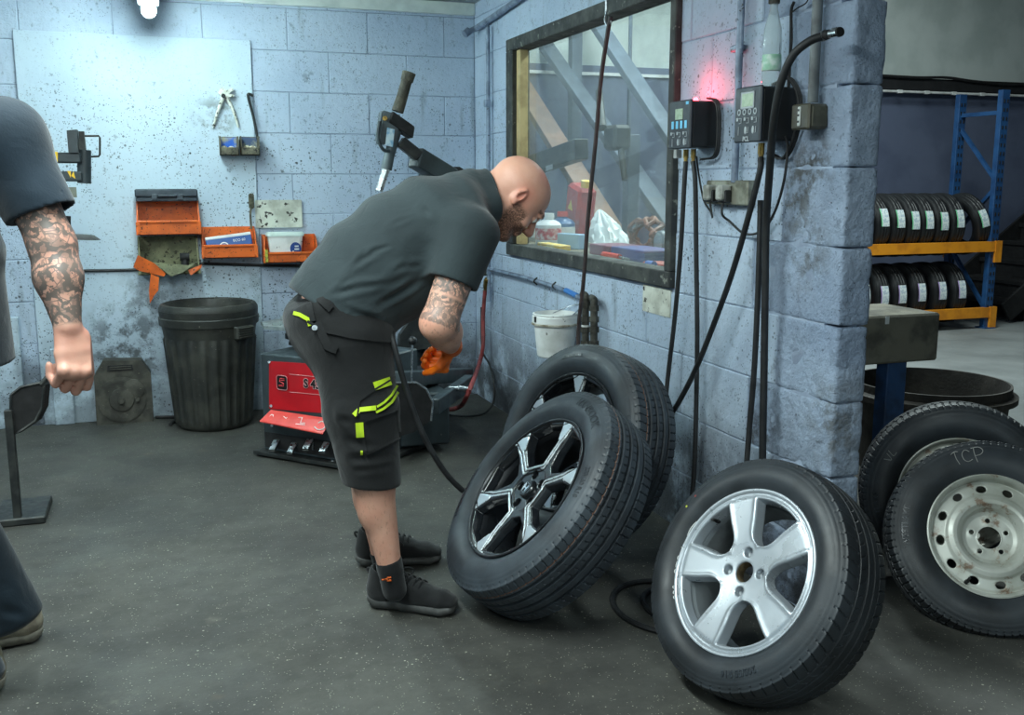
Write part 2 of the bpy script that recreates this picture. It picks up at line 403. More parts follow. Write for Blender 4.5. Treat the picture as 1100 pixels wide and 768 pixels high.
# ------------------------------------------------------------------ the setting
ROOMX = -3.2
def struct(name, bm, m, parent=None, **k):
    o = obj(name, bm, m, parent, **k)
    if parent is None: o['kind'] = 'structure'
    return o
b = NB(); box2(b, (-3.4, -2.4, -.12), (11.6, 9.2, 0)); struct('floor', b, M_floor, smooth=0)
b = NB(); box2(b, (-3.4, -2.4, 2.33), (1.915, YB+.15, 2.45)); struct('ceiling', b, mat('ceiling_grey', (150, 158, 160), (130, 138, 140), 3, .8), smooth=0)
b = NB(); box2(b, (1.8, -2.4, 4.2), (11.6, 9.2, 4.3)); struct('ceiling', b, mat('hall_roof', (120, 126, 128), None, rough=.8), smooth=0)
b = NB(); box2(b, (1.80, -2.4, 2.45), (1.915, 9.0, 4.2)); struct('trim_1', b, M_board, smooth=0)
b = NB(); box2(b, (-3.4, -2.4, 0), (-3.2, YB, 2.33)); struct('wall_left', b, M_board, smooth=0)
b = NB(); box2(b, (-3.4, -2.6, 0), (11.6, -2.4, 4.3)); struct('wall_front', b, M_board, smooth=0)
# back wall: a mortar core carrying separate painted blocks
wall_back = struct('wall_back', box2(NB(), (-3.4, YB+.0035, 0), (XR+.1, YB+.14, 2.45)), M_mortar, smooth=0)
BL, BH, J = .45, .225, .0035
def block_mesh(w, h, t=.05, bev=.0035):
    b = NB(); box(b, (0, 0, 0), (w, t, h), bev); me = bpy.data.meshes.new('concrete_block'); bmesh.ops.recalc_face_normals(b, faces=b.faces); b.to_mesh(me); b.free(); return finish(me, M_wall, 0)
BM = {}
def bmk(w, h):
    k = (round(w, 3), round(h, 3))
    if k not in BM: BM[k] = block_mesh(*k)
    return BM[k]
random.seed(4)
def put_block(parent, plane, a0, a1, z0, z1):
    if a1-a0 < .03 or z1-z0 < .02: return
    w, h = a1-a0-J, z1-z0-J; ca, cz = (a0+a1)/2, (z0+z1)/2; d = random.uniform(-.0025, .0015)
    o = bpy.data.objects.new('concrete_block', bmk(w, h))
    if plane == 'Y': link(o, parent, True, (ca, YB+.025+d, cz), (0, 0, 0))
    else: link(o, parent, True, (XR+.025+d, ca, cz), (0, 0, math.pi/2))
PX0, PX1, PZ1 = -.655, .525, 2.07           # smooth board fixed over the blocks
for r in range(11):
    z0, z1 = r*BH, min((r+1)*BH, 2.33)
    x = -1.75+(.225 if r % 2 else 0)
    while x < XR:
        a0, a1 = x, min(x+BL, XR); x += BL
        if z1 <= PZ1+.02:
            if a0 >= PX0 and a1 <= PX1: continue
            if a0 < PX0 < a1: a1 = PX0
            elif a0 < PX1 < a1: a0 = PX1
        put_block(wall_back, 'Y', a0, a1, z0, z1)
b = NB(); box2(b, (PX0, YB-.012, .0), (PX1-.0, YB+.02, PZ1), .003); obj('board', b, M_board, wall_back)
for x0, x1 in ((-.93, -.74), (-.60, -.50)):
    b = NB(); box2(b, (x0, YB-.035, .0), (x1, YB-.012 if x0 > PX0 else YB+.0, .60 if x0 < -.7 else .42), .004); obj('plank', b, M_board, wall_back)
b = NB(); box2(b, (-.3, YB-.03, 2.262), (XR-.005, YB-.002, 2.33), .003); struct('trim_2', b, M_cream)
b = NB(); box2(b, (-.45, YB-.03, 2.262), (-.31, YB-.002, 2.33), .003); obj('board', b, M_board, wall_back)
# right partition wall: core with the window opening, blocks on its face
WY0, WY1, WZ0, WZ1 = 3.345, 5.23, .915, 2.045
b = NB()
for lo, hi in (((XR+.0035, 2.44, 0), (1.909, WY0, 2.45)), ((XR+.0035, WY1, 0), (1.909, 8.45, 2.45)), ((XR+.0035, WY0, 0), (1.909, WY1, WZ0)), ((XR+.0035, WY0, WZ1), (1.909, WY1, 2.45))): box2(b, lo, hi)
wall_right = struct('wall_right', b, M_mortar, smooth=0)
random.seed(9)
def rough_block(y0, y1, z0, z1, end):
    """end blocks of the partition: coarse, rounded, chipped"""
    s = SDF((XR-.03, y0-.03, z0-.02), (1.915+.03, y1+.03, z1+.02), .0088); R, x, y, z = s.grid()
    c = ((XR+1.915)/2, (y0+y1)/2, (z0+z1)/2); hx, hy, hz = (1.915-XR)/2, (y1-y0)/2-.0005, (z1-z0)/2-.0005
    rd = .007; qx = np.abs(x-c[0])-hx+rd; qy = np.abs(y-c[1])-hy+rd; qz = np.abs(z-c[2])-hz+rd
    d = np.sqrt(np.maximum(qx, 0)**2+np.maximum(qy, 0)**2+np.maximum(qz, 0)**2)+np.minimum(np.maximum(qx, np.maximum(qy, qz)), 0)-rd
    nz = np.sin(x*61+z*13)*np.sin(y*47+z*23+1.)*np.sin(z*53+x*31+y*19)+.6*np.sin(y*101+z*37)*np.sin(z*113+x*71+y*11)+.4*np.sin(y*190+z*61)*np.sin(z*211-y*50)
    s.F[R] = d+nz*.0020+.0016*np.sin(x*300+y*37)*np.sin(y*270+z*41)*np.sin(z*290+y*23)+.004*np.sin(x*23+z*9+y*5)*np.sin(y*31+z*17)*np.sin(z*27-x*11)
    me = s.mesh('rough_block'); return obj('rough_block', finish(me, M_rough, 180), None, wall_right)
for r in range(11):
    z0, z1 = r*BH, min((r+1)*BH, 2.44)
    e = 2.37+(.30 if r % 2 else .45)
    rough_block(2.37, e, z0, z1, True)
    y = e
    while y < 8.4:
        y1 = min(y+BL, 8.4) if y > e else (e+BL)
        segs = [(y, y1)]
        if y >= YB-.001: break
        y1 = min(y1, YB); segs = [(y, y1)]
        if z1 > WZ0+.01 and z0 < WZ1-.01:
            segs = []
            if y < WY0: segs.append((y, min(y1, WY0)))
            if y1 > WY1: segs.append((max(y, WY1), y1))
            for a0, a1 in segs: put_block(wall_right, 'X', a0, a1, z0, z1)
            if z0 < WZ0: 
                a0, a1 = max(y, WY0), min(y1, WY1)
                if a1 > a0: put_block(wall_right, 'X', a0, a1, z0, WZ0)
            if z1 > WZ1:
                a0, a1 = max(y, WY0), min(y1, WY1)
                if a1 > a0: put_block(wall_right, 'X', a0, a1, WZ1, z1)
        else:
            for a0, a1 in segs: put_block(wall_right, 'X', a0, a1, z0, z1)
        y = y1
b = NB(); box2(b, (XR-.0035, 3.37, .80), (XR+.004, 3.60, .905)); obj('bare_patch', b, M_plaster, wall_right)
P = onY(330, 247, YB); b = NB(); box2(b, (.51, YB-.014, 1.05), (.77, YB-.0, 1.205)); obj('bare_patch', b, M_plaster, wall_back)
P = onY(65, 201, YB); Q = onY(83, 212, YB); b = NB(); box2(b, (P.x, YB-.014, Q.z), (Q.x, YB-.006, P.z)); obj('tape_patch', b, mat('brown_tape', (122, 124, 112), (100, 102, 92), 10, .6), wall_back)
# window
window = bpy.data.objects.new('window_1', None); link(window, None, True, (XR+.03, (WY0+WY1)/2, WZ0)); window['kind'] = 'structure'
fw = .062
for nm, lo, hi in (('frame_bottom', (XR-.025, WY0, WZ0), (XR+.075, WY1, WZ0+fw)), ('frame_top', (XR-.025, WY0, WZ1-fw), (XR+.075, WY1, WZ1)), ('frame_side', (XR-.025, WY0, WZ0+fw), (XR+.075, WY0+.045, WZ1-fw)), ('frame_side', (XR-.025, WY1-.10, WZ0+fw), (XR+.075, WY1, WZ1-fw))):
    obj(nm, box2(NB(), lo, hi, .004), M_wood, window)
obj('glazing_bead', box2(NB(), (XR+.0, WY1-.155, WZ0+fw), (XR+.045, WY1-.10, WZ1-fw), .003), M_pine, window)
obj('glazing_bead', box2(NB(), (XR-.01, WY0+.045, WZ0+fw), (XR+.04, WY0+.058, WZ1-fw-.35), .002), M_pine, window)
g = NT('dusty_window_glass'); tr = g.n('ShaderNodeBsdfTransparent'); tr.inputs[0].default_value = (.93, .97, .97, 1)
gl = g.n('ShaderNodeBsdfGlossy'); gl.inputs['Roughness'].default_value = .03; lw = g.n('ShaderNodeLayerWeight'); lw.inputs[0].default_value = .5; fr = g.n('ShaderNodeMath', operation='MULTIPLY_ADD'); g.l(g.math('POWER', lw.outputs['Facing'], 4), fr.inputs[0]); fr.inputs[1].default_value = .5; fr.inputs[2].default_value = .035
m1 = g.n('ShaderNodeMixShader'); g.l(fr.outputs[0], m1.inputs[0]); g.l(tr.outputs[0], m1.inputs[1]); g.l(gl.outputs[0], m1.inputs[2])
df = g.n('ShaderNodeBsdfDiffuse'); df.inputs[0].default_value = lin((200, 206, 204)); m2 = g.n('ShaderNodeMixShader')
g.l(g.ramp(g.noise(5, 6, .7), .3, .75, .05, .15), m2.inputs[0]); g.l(m1.outputs[0], m2.inputs[1]); g.l(df.outputs[0], m2.inputs[2]); g.l(m2.outputs[0], g.N['Material Output'].inputs[0])
obj('pane', box2(NB(), (XR+.045, WY0+.04, WZ0+fw-.005), (XR+.051, WY1-.10, WZ1-fw+.005)), g.m, window, smooth=0)
# far side of the building
M_hall = mat('hall_blue_wall', (92, 101, 124), (80, 89, 112), 2, .7, bump=.15); M_hallw = mat('hall_white_wall', (196, 204, 200), (176, 186, 182), 2, .8, bump=.1)
def pwall(name, a, c, z0, z1, t, m, parent=None):
    a, c = Vector((*a, 0)), Vector((*c, 0)); d = (c-a).normalized(); n = Vector((d.y, -d.x, 0))
    P = [a+Vector((0, 0, z0)), c+Vector((0, 0, z0)), c+Vector((0, 0, z1)), a+Vector((0, 0, z1))]
    o = obj(name, solid_poly(NB(), P, n*t), m, parent, smooth=0)
    if parent is None: o['kind'] = 'structure'
    return o
KX, KY = 6.50, 8.31
E2 = (11.4, KY)
pwall('wall_far', (1.9, KY), (KX, KY), 0, 2.30, -.1, M_hall); pwall('wall_far', (1.9, KY), (KX, KY), 2.30, 4.2, -.1, M_hallw)
pwall('wall_rear', (KX, KY), E2, 0, 2.19, -.1, M_hall); pwall('wall_rear', (KX, KY), E2, 2.19, 4.2, -.1, M_hallw)
pwall('trim_3', (1.95, KY-.002), (KX, KY-.002), 2.215, 2.24, .03, M_white)
nd = Vector((0, 1, 0))
def rp(t, off, z): return Vector((KX, KY, z))+Vector((1, 0, 0))*t-nd*off      # point in front of the rear wall
M_beamd = mat('black_steel_joist', (24, 25, 27), (34, 34, 36), 5, .7)
b = NB(); beam(b, rp(0, .06, 2.235), rp(4.8, .06, 2.235), .10, .11); struct('trim_4', b, M_beamd)
b = NB(); tube(b, [rp(0, .13, 2.158), rp(4.8, .13, 2.158)], .012, 8, smooth=False)
for t in (.3, .62, .95, 1.3, 1.62, 2.2): beam(b, rp(t, .13, 2.143), rp(t, .13, 2.173), .03, .05)
struct('trim_5', b, M_white)
b = NB(); tube(b, [rp(0, .13, 2.30), rp(.5, .13, 2.295), rp(.85, .13, 2.305), rp(1.2, .13, 2.28), rp(1.7, .13, 2.265), rp(2.2, .13, 2.31), rp(3., .13, 2.34)], .014, 6); obj('power_cable', b, M_blackm, label='thick black cable sagging along the black joist over the tyre rack', cat='cable')
b = NB(); box2(b, (11.4, -2.4, 0), (11.6, 9.2, 4.3)); struct('wall_end', b, M_hall, smooth=0)
# ------------------------------------------------------------------ tyres and wheels (axis = local z, outer face = +z)
def tyre_mat(name, base, dust, line=False):
    n = NT(name); c = n.mix(n.ramp(n.noise(6, 5), .35, .7), lin(base), lin(dust))
    if line: c = n.mix(n.attr('stripe'), c, lin((128, 84, 58)))
    n.set(c, n.ramp(n.noise(9, 4), .3, .7, .42, .62), normal=n.bump(n.noise(160, 4), .12, .003)); n.b.inputs['Specular IOR Level'].default_value = .5
    return n.m
M_tyre = tyre_mat('tyre_rubber_new', (40, 44, 49), (62, 70, 77), True); M_tyre2 = tyre_mat('tyre_rubber', (32, 35, 38), (50, 55, 60)); M_tyreR = tyre_mat('tyre_rubber_rack', (20, 21, 23), (28, 30, 32))
def side_z(r, Rr, Rt, w):
    t = np.clip((r-Rr)/(Rt*.965-Rr), 0, 1); return w*(.80+.03*t+.2*np.sin(np.pi*np.clip(t, 0, 1)**.85))
def tyre_mesh(Rt, w, Rr, style, N=560, M=72, hollow=False, mt=None):
    tw = w*.80; S = 26; rs = np.linspace(0, 1, S)
    r = Rr-.004+(Rt*.965-Rr+.004)*rs; z = side_z(r, Rr, Rt, w)
    for c_, a_ in ((.80, .0012), (.86, .0012), (.22, .0015), (.93, .002)): r_ = np.abs(rs-c_); z = z+a_*np.exp(-(r_/.012)**2)
    sh = np.linspace(0, 1, 5)[1:]                                            # shoulder rounding
    r2 = Rt*.965+(Rt-.007-Rt*.965)*np.sin(sh*math.pi/2); z2 = side_z(Rt*.965, Rr, Rt, w)+(tw-side_z(Rt*.965, Rr, Rt, w))*(1-np.cos(sh*math.pi/2))
    zt = np.linspace(tw, -tw, M)[1:-1]; rt = Rt-.007*np.abs(zt/tw)**2.5
    R = np.concatenate([r, r2, rt, r2[::-1], r[::-1]]); Z = np.concatenate([z, z2, zt, -z2[::-1], -z[::-1]])
    if hollow:
        ri = r-.0+.0; R = np.concatenate([R, [Rr-.004, Rr+.02, Rt*.93, Rt-.014, Rt*.93, Rr+.02, Rr-.004]]); Z = np.concatenate([Z, [-w*.7, -w*.85, -w*.8, 0, w*.8, w*.85, w*.7]])
    K = len(R); th = np.arange(N)/N*2*math.pi; q = Z/tw
    trd = (R > Rt-.0245) & (np.arange(K) >= S-2) & (np.arange(K) < 2*S+8+M); G = np.zeros((K, N))
    def lateral(q0, q1, cnt, skew, wid=.16, dep=.0045, ph=0.):
        m = ((q >= q0) & (q <= q1) & trd)[:, None]; a = (th[None, :]/(2*math.pi)*cnt+skew*q[:, None]+ph) % 1
        return dep*m*np.clip((1.28-np.abs(q[:, None]))/.25, 0, 1)*(np.abs(a-.5) < wid/2)
    if style == 'new':
        for c_, w_ in ((.50, .10), (.14, .11), (-.22, .11), (-.56, .09)): G = np.maximum(G, .0095*((np.abs(q-c_) < w_/2) & trd)[:, None])
        G = np.maximum(G, .0025*((np.abs(q-.66) < .02) & trd)[:, None])
        G = np.maximum(G, lateral(.53, 1.3, 80, -.5)); G = np.maximum(G, lateral(.18, .36, 80, .9, .12, .004)); G = np.maximum(G, lateral(-.2, .0, 80, .9, .12, .003)); G = np.maximum(G, lateral(-1.3, -.6, 80, .5))
    elif style == 'road':
        for c_, w_ in ((.50, .05), (.10, .06), (-.25, .06), (-.58, .05)): G = np.maximum(G, .006*((np.abs(q-c_) < w_/2) & trd)[:, None])
        G = np.maximum(G, lateral(.56, 1.3, 62, -.9, .12, .004)); G = np.maximum(G, lateral(.2, .46, 62, 1.6, .1, .003)); G = np.maximum(G, lateral(-1.3, -.6, 62, .8, .12))
    elif style == 'van':
        for c_ in (.42, 0., -.42): G = np.maximum(G, .008*((np.abs(q-c_-.03*np.sign(np.sin(0))) < .04) & trd)[:, None])
        G = np.maximum(G, lateral(.46, 1.35, 84, -.25, .22, .0038)); G = np.maximum(G, lateral(.04, .38, 70, .5, .2, .005)); G = np.maximum(G, lateral(-1.35, -.46, 84, .3, .22, .0038))
    else:
        for c_ in (.45, .0, -.45): G = np.maximum(G, .007*((np.abs(q-c_) < .06) & trd)[:, None])
        G = np.maximum(G, lateral(-1.4, 1.4, N//8, .5, .13, .004))
    RR = R[:, None]-G; V = np.stack([RR*np.cos(th), RR*np.sin(th), np.repeat(Z[:, None], N, 1)], -1).reshape(-1, 3)
    i = np.arange(K if hollow else K-1); j = np.arange(N); I, Jx = np.meshgrid(i, j, indexing='ij'); I2 = (I+1) % K; J2 = (Jx+1) % N
    F = np.stack([I*N+Jx, I2*N+Jx, I2*N+J2, I*N+J2], -1).reshape(-1, 4)
    me = bpy.data.meshes.new('tyre'); me.vertices.add(len(V)); me.vertices.foreach_set('co', V.astype(np.float32).ravel()); me.loops.add(F.size); me.loops.foreach_set('vertex_index', F[:, ::-1].astype(np.int32).ravel())
    me.polygons.add(len(F)); me.polygons.foreach_set('loop_start', np.arange(0, F.size, 4, dtype=np.int32)); me.update(calc_edges=True)
    st = np.zeros((K, N), np.float32); st[((np.abs(q-.655) < .016) & trd)] = 1; attr(me, 'stripe', st.ravel())
    if style != 'new': me.attributes['stripe'].data.foreach_set('value', np.zeros(K*N, np.float32))
    return finish(me, mt or M_tyre2, 40)
def side_text(s, size, rm, a0, Rr, Rt, w, m, parent, up=1):
    V, F = text_data(s, size, .0007, bold=.0006)
    out = []
    for x, y, z in V:
        a = math.radians(a0)-x/rm*up; r = rm+y*up; out.append((r*math.cos(a), r*math.sin(a), float(side_z(np.array(r), Rr, Rt, w))+.0012+max(z, 0)))
    me = bpy.data.meshes.new('sidewall_lettering'); me.from_pydata(out, [], F); finish(me, m, 0); return obj('sidewall_lettering', me, None, parent, False)
M_letter = mat('raised_rubber', (34, 38, 43), (50, 56, 62), 20, .35)
def cast_mat(name, a, c, rough, metal, rust=None):
    n = NT(name); col = n.mix(n.ramp(n.noise(8, 4), .4, .7), lin(a), lin(c))
    if rust: col = n.mix(n.ramp(n.noise(17, 7, .72), .56, .68, 0, .8), col, lin(rust))
    n.set(col, n.ramp(n.noise(14, 4), .3, .7, rough-.06, rough+.1), metal, n.bump(n.noise(220, 3), .05, .002)); return n.m
M_silver = cast_mat('silver_lacquer', (178, 184, 190), (168, 175, 182), .30, .5)
M_steelw = cast_mat('cream_silver_steel_paint', (196, 198, 190), (168, 170, 160), .42, .25, (120, 84, 56))
M_barrel = cast_mat('rim_barrel_silver', (170, 176, 180), (120, 124, 128), .4, .6)
M_dark = mat('dark_rim_barrel', (26, 28, 31), (36, 38, 42), 10, .35, .3)
n = NT('black_and_machined_alloy'); f = n.attr('machined')
n.set(n.mix(f, lin((22, 25, 29)), lin((214, 220, 224))), n.ramp(f, 0, 1, .24, .30), n.ramp(f, 0, 1, .0, .75)); n.b.inputs['Coat Weight'].default_value = .5; M_mach = n.m
def wheel_frame(name, label, rimC, az, el, w, off=.01, spin=0., group=None):
    az, el = math.radians(az), math.radians(el); nn = Vector((math.cos(el)*math.cos(az), math.cos(el)*math.sin(az), math.sin(el)))
    u = Vector((0, 0, 1)).cross(nn).normalized(); v = nn.cross(u)
    M = Matrix(((u.x, v.x, nn.x), (u.y, v.y, nn.y), (u.z, v.z, nn.z))) @ Matrix.Rotation(math.radians(spin), 3, 'Z')
    c = Vector(rimC)-nn*(w-off); return thing(name, label, 'wheel', c, M.to_euler(), group)
def polysdf(px, py, P):
    P = np.array(P, float); d = np.full(px.shape, 1e9); s = np.ones(px.shape)
    for i in range(len(P)):
        a = P[i]; c = P[i-1]; e = c-a; wx, wy = px-a[0], py-a[1]; t = np.clip((wx*e[0]+wy*e[1])/(e@e), 0, 1)
        d = np.minimum(d, (wx-e[0]*t)**2+(wy-e[1]*t)**2)
        c1 = py >= a[1]; c2 = py < c[1]; c3 = e[0]*wy > e[1]*wx; fl = (c1 & c2 & c3) | (~c1 & ~c2 & ~c3); s = np.where(fl, -s, s)
    return s*np.sqrt(d)
def pol(L, a0=0., R=1.): return [(R*r*math.cos(math.radians(a+a0)), R*r*math.sin(math.radians(a+a0))) for a, r in L]
def smax(a, c, k): h = np.maximum(k-np.abs(a-c), 0)/k; return np.maximum(a, c)+h*h*k*.25
def rim_parts(t, R, w, zf, mbar, mlip, first, deep=True):
    if not first: return
    b = lathe(NB(), [(R-.0125, zf-.010), (R-.009, zf-.003), (R-.005, zf+.0), (R, zf-.001), (R+.001, zf-.006), (R-.004, zf-.010)], 128); obj('rim_flange', b, mlip, t, False, 60)
    b = lathe(NB(), [(R-.0125, zf-.010), (R-.0145, zf-.025), (R-.022, zf-.035), (R-.030, zf-.045), (R-.033, -w*.6), (R-.02, -w*.8), (R-.004, -w*.85), (R-.004, -w*.85-.003), (R-.022, -w*.85), (R-.036, -w*.6), (R-.034, zf-.05)], 96); obj('rim_barrel', b, mbar, t, False, 60)
def silver_spokes(R, zf, c0=46.):
    s = SDF((-R, -R, zf-.065), (R, R, zf+.006), .0022); g, x, y, z = s.grid(); r = np.sqrt(x*x+y*y)+0*z; q = r/R; th = np.arctan2(y, x)
    dw = np.full((x.shape[0], y.shape[1], 1), 1e3)
    for k in range(5):
        a = math.radians(c0+36+72*k); X = (x*math.cos(a)+y*math.sin(a))/R; Y = np.abs(-x*math.sin(a)+y*math.cos(a))/R
        hw = np.interp(X, [.2, .35, .365, .40, .45, .52, .60, .70, .80, .95], [-.18, 0, .06, .11, .15, .185, .22, .27, .325, .42])
        d = np.maximum((Y-hw)*.86, np.sqrt(X*X+Y*Y)-.885); dw = np.minimum(dw, d*R)
    zs = zf-.003-.014*np.clip(1-q, 0, 1)**1.2+.0022*np.exp(-((dw-.004)/.006)**2)-.004*np.exp(-((q-.93)/.03)**2)
    d = np.maximum(z-zs, zs-.034-z-.0*r); d = smax(d, r-(R-.009), .003)
    wd = dw+(zs-z)*.2; d = smax(d, -wd, .006)
    for k in range(4):
        a = math.radians(13+90*k); rr = np.sqrt((x-R*.235*math.cos(a))**2+(y-R*.235*math.sin(a))**2); d = smax(d, -np.maximum(rr-.0125, zs-.022-z), .003)
    d = smax(d, -(r-.0265), .003); s.F[g] = d; me = s.mesh('spokes'); relax(me, 3)
    return finish(me, M_silver, 180)
def honda_spokes(R, zf):
    s = SDF((-R, -R, zf-.06), (R, R, zf+.006), .0021); g, x, y, z = s.grid(); r = np.sqrt(x*x+y*y)+0*z; q = r/R
    V = np.full((x.shape[0], y.shape[1], 1), 1e3); D = V.copy(); G = V.copy(); X, Y = x+0*y, y+0*x
    for k in range(3):
        a = 120*k
        V = np.minimum(V, polysdf(X, Y, pol([(-24, .38), (24, .38), (26, .70), (20, .945), (0, .96), (-20, .945), (-26, .70)], a, R)))
        D = np.minimum(D, polysdf(X, Y, pol([(50, .42), (70, .42), (81, .62), (84, .93), (60, .95), (36, .93), (39, .62)], a, R)))
        G = np.minimum(G, np.abs(polysdf(X, Y, pol([(-36, 1.06), (-32, .68), (-33, .34), (0, .29), (33, .34), (32, .68), (36, 1.06)], a, R))))
    inG = np.full(V.shape, 1e3)
    for k in range(3): inG = np.minimum(inG, polysdf(X, Y, pol([(-36, 1.06), (-32, .68), (-33, .34), (0, .29), (33, .34), (32, .68), (36, 1.06)], 120*k, R)))
    band = ((G < .040*R) | ((inG < 0) & (q[:, :, :1] > .72+.0) & (V > .004)) | (q[:, :, :1] > .962)) & (V > .003) & (D > .003)
    groove = (G < .0095*R) & (q[:, :, :1] < .965) & (q[:, :, :1] > .0)
    zs = zf-.004-.016*np.clip(1-q, 0, 1)
    top = zs+np.where(band & ~groove, 0., -.0035)-np.where(q < .30, .004, 0)-.018*np.exp(-(np.minimum(np.abs(V), 99)/.0001)**2)*0
    d = np.maximum(z-top, zs-.032-z); d = smax(d, r-(R-.008), .003)
    wd = np.minimum(V+(zs-z)*.35, D+(zs-z)*.30); d = smax(d, -wd, .004)
    for k in range(5):
        a = math.radians(42+72*k); rr = np.sqrt((x-R*.215*math.cos(a))**2+(y-R*.215*math.sin(a))**2); d = smax(d, -np.maximum(rr-.0135, zs-.03-z), .003)
    s.F[g] = d; me = s.mesh('spokes'); Vv = s.V
    ii = np.clip(((Vv[:, 0]-s.lo[0])/s.h).round().astype(int), 0, s.n[0]-1); jj = np.clip(((Vv[:, 1]-s.lo[1])/s.h).round().astype(int), 0, s.n[1]-1)
    zz = zf-.004-.016*np.clip(1-np.hypot(Vv[:, 0], Vv[:, 1])/R, 0, 1)
    attr(me, 'machined', (band[ii, jj, 0] & ~groove[ii, jj, 0] & (Vv[:, 2] > zz-.0022)).astype(float))
    return finish(me, M_mach, 45)
def steel_disc(R, zf):
    s = SDF((-R, -R, zf-.075), (R, R, zf+.004), .0021); g, x, y, z = s.grid(); r = np.sqrt(x*x+y*y)+0*z; q = r/R
    zs = zf+np.interp(q, [0, .17, .2, .36, .42, .47, .53, .59, .66, .70, .86, .90, .96], [-.046, -.046, -.050, -.050, -.044, -.026, -.014, -.012, -.018, -.026, -.032, -.036, -.030])
    lug = np.zeros_like(r[:, :, :1])
    for k in range(5):
        a = math.radians(20+72*k); rr = np.sqrt((x-R*.275*math.cos(a))**2+(y-R*.275*math.sin(a))**2); lug = np.maximum(lug, np.exp(-(rr/(.075*R))**2))
    zs = zs+.004*lug; d = np.maximum(z-zs, zs-.0065-z)*.85; d = np.maximum(d, r-(R*.93))
    for k in range(5):
        a = math.radians(20+72*k); rr = np.sqrt((x-R*.275*math.cos(a))**2+(y-R*.275*math.sin(a))**2); d = smax(d, -(rr-.0068+0*z), .002)
    for k in range(12):
        a = math.radians(8+30*k); ca, sa = math.cos(a), math.sin(a); X = x*ca+y*sa-R*.775; Y = -x*sa+y*ca; rr = np.sqrt((X/.8)**2+(Y/1.05)**2); d = smax(d, -(rr-.0135+0*z), .003)
    d = smax(d, -(r-R*.175), .003); s.F[g] = d; return finish(s.mesh('wheel_disc'), M_steelw, 180)
def valve(t, R, zf, a, m, ln=.03):
    a = math.radians(a); c, s_ = math.cos(a), math.sin(a); p0 = Vector(((R-.026)*c, (R-.026)*s_, zf-.035)); p1 = p0+Vector((-.010*c, -.010*s_, ln)); b = cyl(NB(), p0, p1, .0045, .0038, 10); cyl(b, p0, p0+(p1-p0)*.35, .007, .006, 10); obj('valve', b, m, t, False)
# pair of large wheels with black and machined alloy centres
HRt, Hw, HR = .366, .110, .250; zf = Hw-.012
T_new = tyre_mesh(HRt, Hw, HR, 'new', N=800, mt=M_tyre); S_h = honda_spokes(HR, zf)
def big_wheel(label, C, az, el, spin, texts):
    t = wheel_frame('alloy_wheel', label, C, az, el, Hw, .012, spin, 'black and machined alloy wheels with new tyres')
    ty = obj('tyre', T_new, None, t, False); rim_parts(t, HR, Hw, zf, M_dark, M_dark, True)
    obj('spokes', S_h, None, t, False)
    b = lathe(NB(), [(0, zf-.0125), (.026, zf-.0130), (.030, zf-.016), (.032, zf-.024), (.034, zf-.03)], 40); cp = obj('centre_cap', b, mat('gloss_black', (24, 26, 29), None, rough=.2), t, False)
    # badge: letter H with slanted uprights inside a rounded square outline
    a = math.radians(90-spin-6); Mb = Matrix.Translation((0, 0, zf-.0125)) @ Matrix.Rotation(a-math.pi/2, 4, 'Z'); b = NB()
    out = [(-.017, .013), (-.012, .016), (.012, .016), (.017, .013), (.0125, -.0145), (.009, -.016), (-.009, -.016), (-.0125, -.0145)]
    P = [Mb @ Vector((x, y, .0008)) for x, y in out]; tube(b, P+[P[0]], .0011, 6, smooth=False)
    for sx in (-1, 1): prism(b, [(sx*.0125, .0115), (sx*.0070, .0115), (sx*.0055, -.0115), (sx*.0090, -.0115)], .002, Mb)
    prism(b, [(-.0065, .0022), (.0065, .0022), (.006, -.0022), (-.006, -.0022)], .002, Mb); obj('badge', b, mat('chrome', (222, 226, 230), None, rough=.15, metal=1.), cp, False)
    for k in range(5):
        q = math.radians(42+72*k); c = (HR*.215*math.cos(q), HR*.215*math.sin(q)); obj('lug_hole', lathe(NB(), [(0, zf-.045), (.012, zf-.045), (.0135, zf-.026)], 16, Matrix.Translation((c[0], c[1], 0))), M_dark, t, False)
    valve(t, HR, zf, 75, M_blackm)
    for s_, sz, rr, a0, up in texts: side_text(s_, sz, rr, a0, HR, HRt, Hw, M_letter, ty, up)
    return t
W1 = big_wheel('black and silver alloy wheel with new tyre, fully visible, leaning on its twin', (1.013, 2.806, .386), -177.5, 39.9, 0., [('HANKOOK', .038, .312, 205, 1), ('235/60 R18', .022, .312, 20, 1), ('HANKOOK', .038, .312, 25+50, 1)])
W2 = big_wheel('black and silver alloy wheel, partly hidden, leaning on the wall under the bucket', (1.30, 3.19, .409), -163.6, 22.3, 5., [('HANKOOK', .038, .312, 5, 1), ('235/60 R18', .022, .312, 100, 1)])
# silver five-spoke wheel
SRt, Sw, SR = .312, .098, .219; zf = Sw-.012
t = wheel_frame('alloy_wheel', 'plain silver five-spoke alloy wheel with tyre, at the foot of the pillar', (1.345, 2.096, .337), -167.7, 30.1, Sw, .012)
ty = obj('tyre', tyre_mesh(SRt, Sw, SR, 'road', N=744), None, t, False); rim_parts(t, SR, Sw, zf, M_barrel, M_silver, True); obj('spokes', silver_spokes(SR, zf), None, t, False)
obj('hub_ring', lathe(NB(), [(.0275, zf-.019), (.0255, zf-.022), (.024, zf-.045), (.029, zf-.05)], 40), mat('rusty_hub_bore', (120, 104, 76), (86, 74, 56), 60, .6, .5), t, False, 60)
for k in range(4):
    q = math.radians(13+90*k); obj('lug_seat', lathe(NB(), [(0, zf-.040), (.007, zf-.040), (.008, zf-.034), (.0120, zf-.031)], 18, Matrix.Translation((SR*.235*math.cos(q), SR*.235*math.sin(q), 0))), M_barrel, t, False)
valve(t, SR, zf, 150, M_blackm, .034)
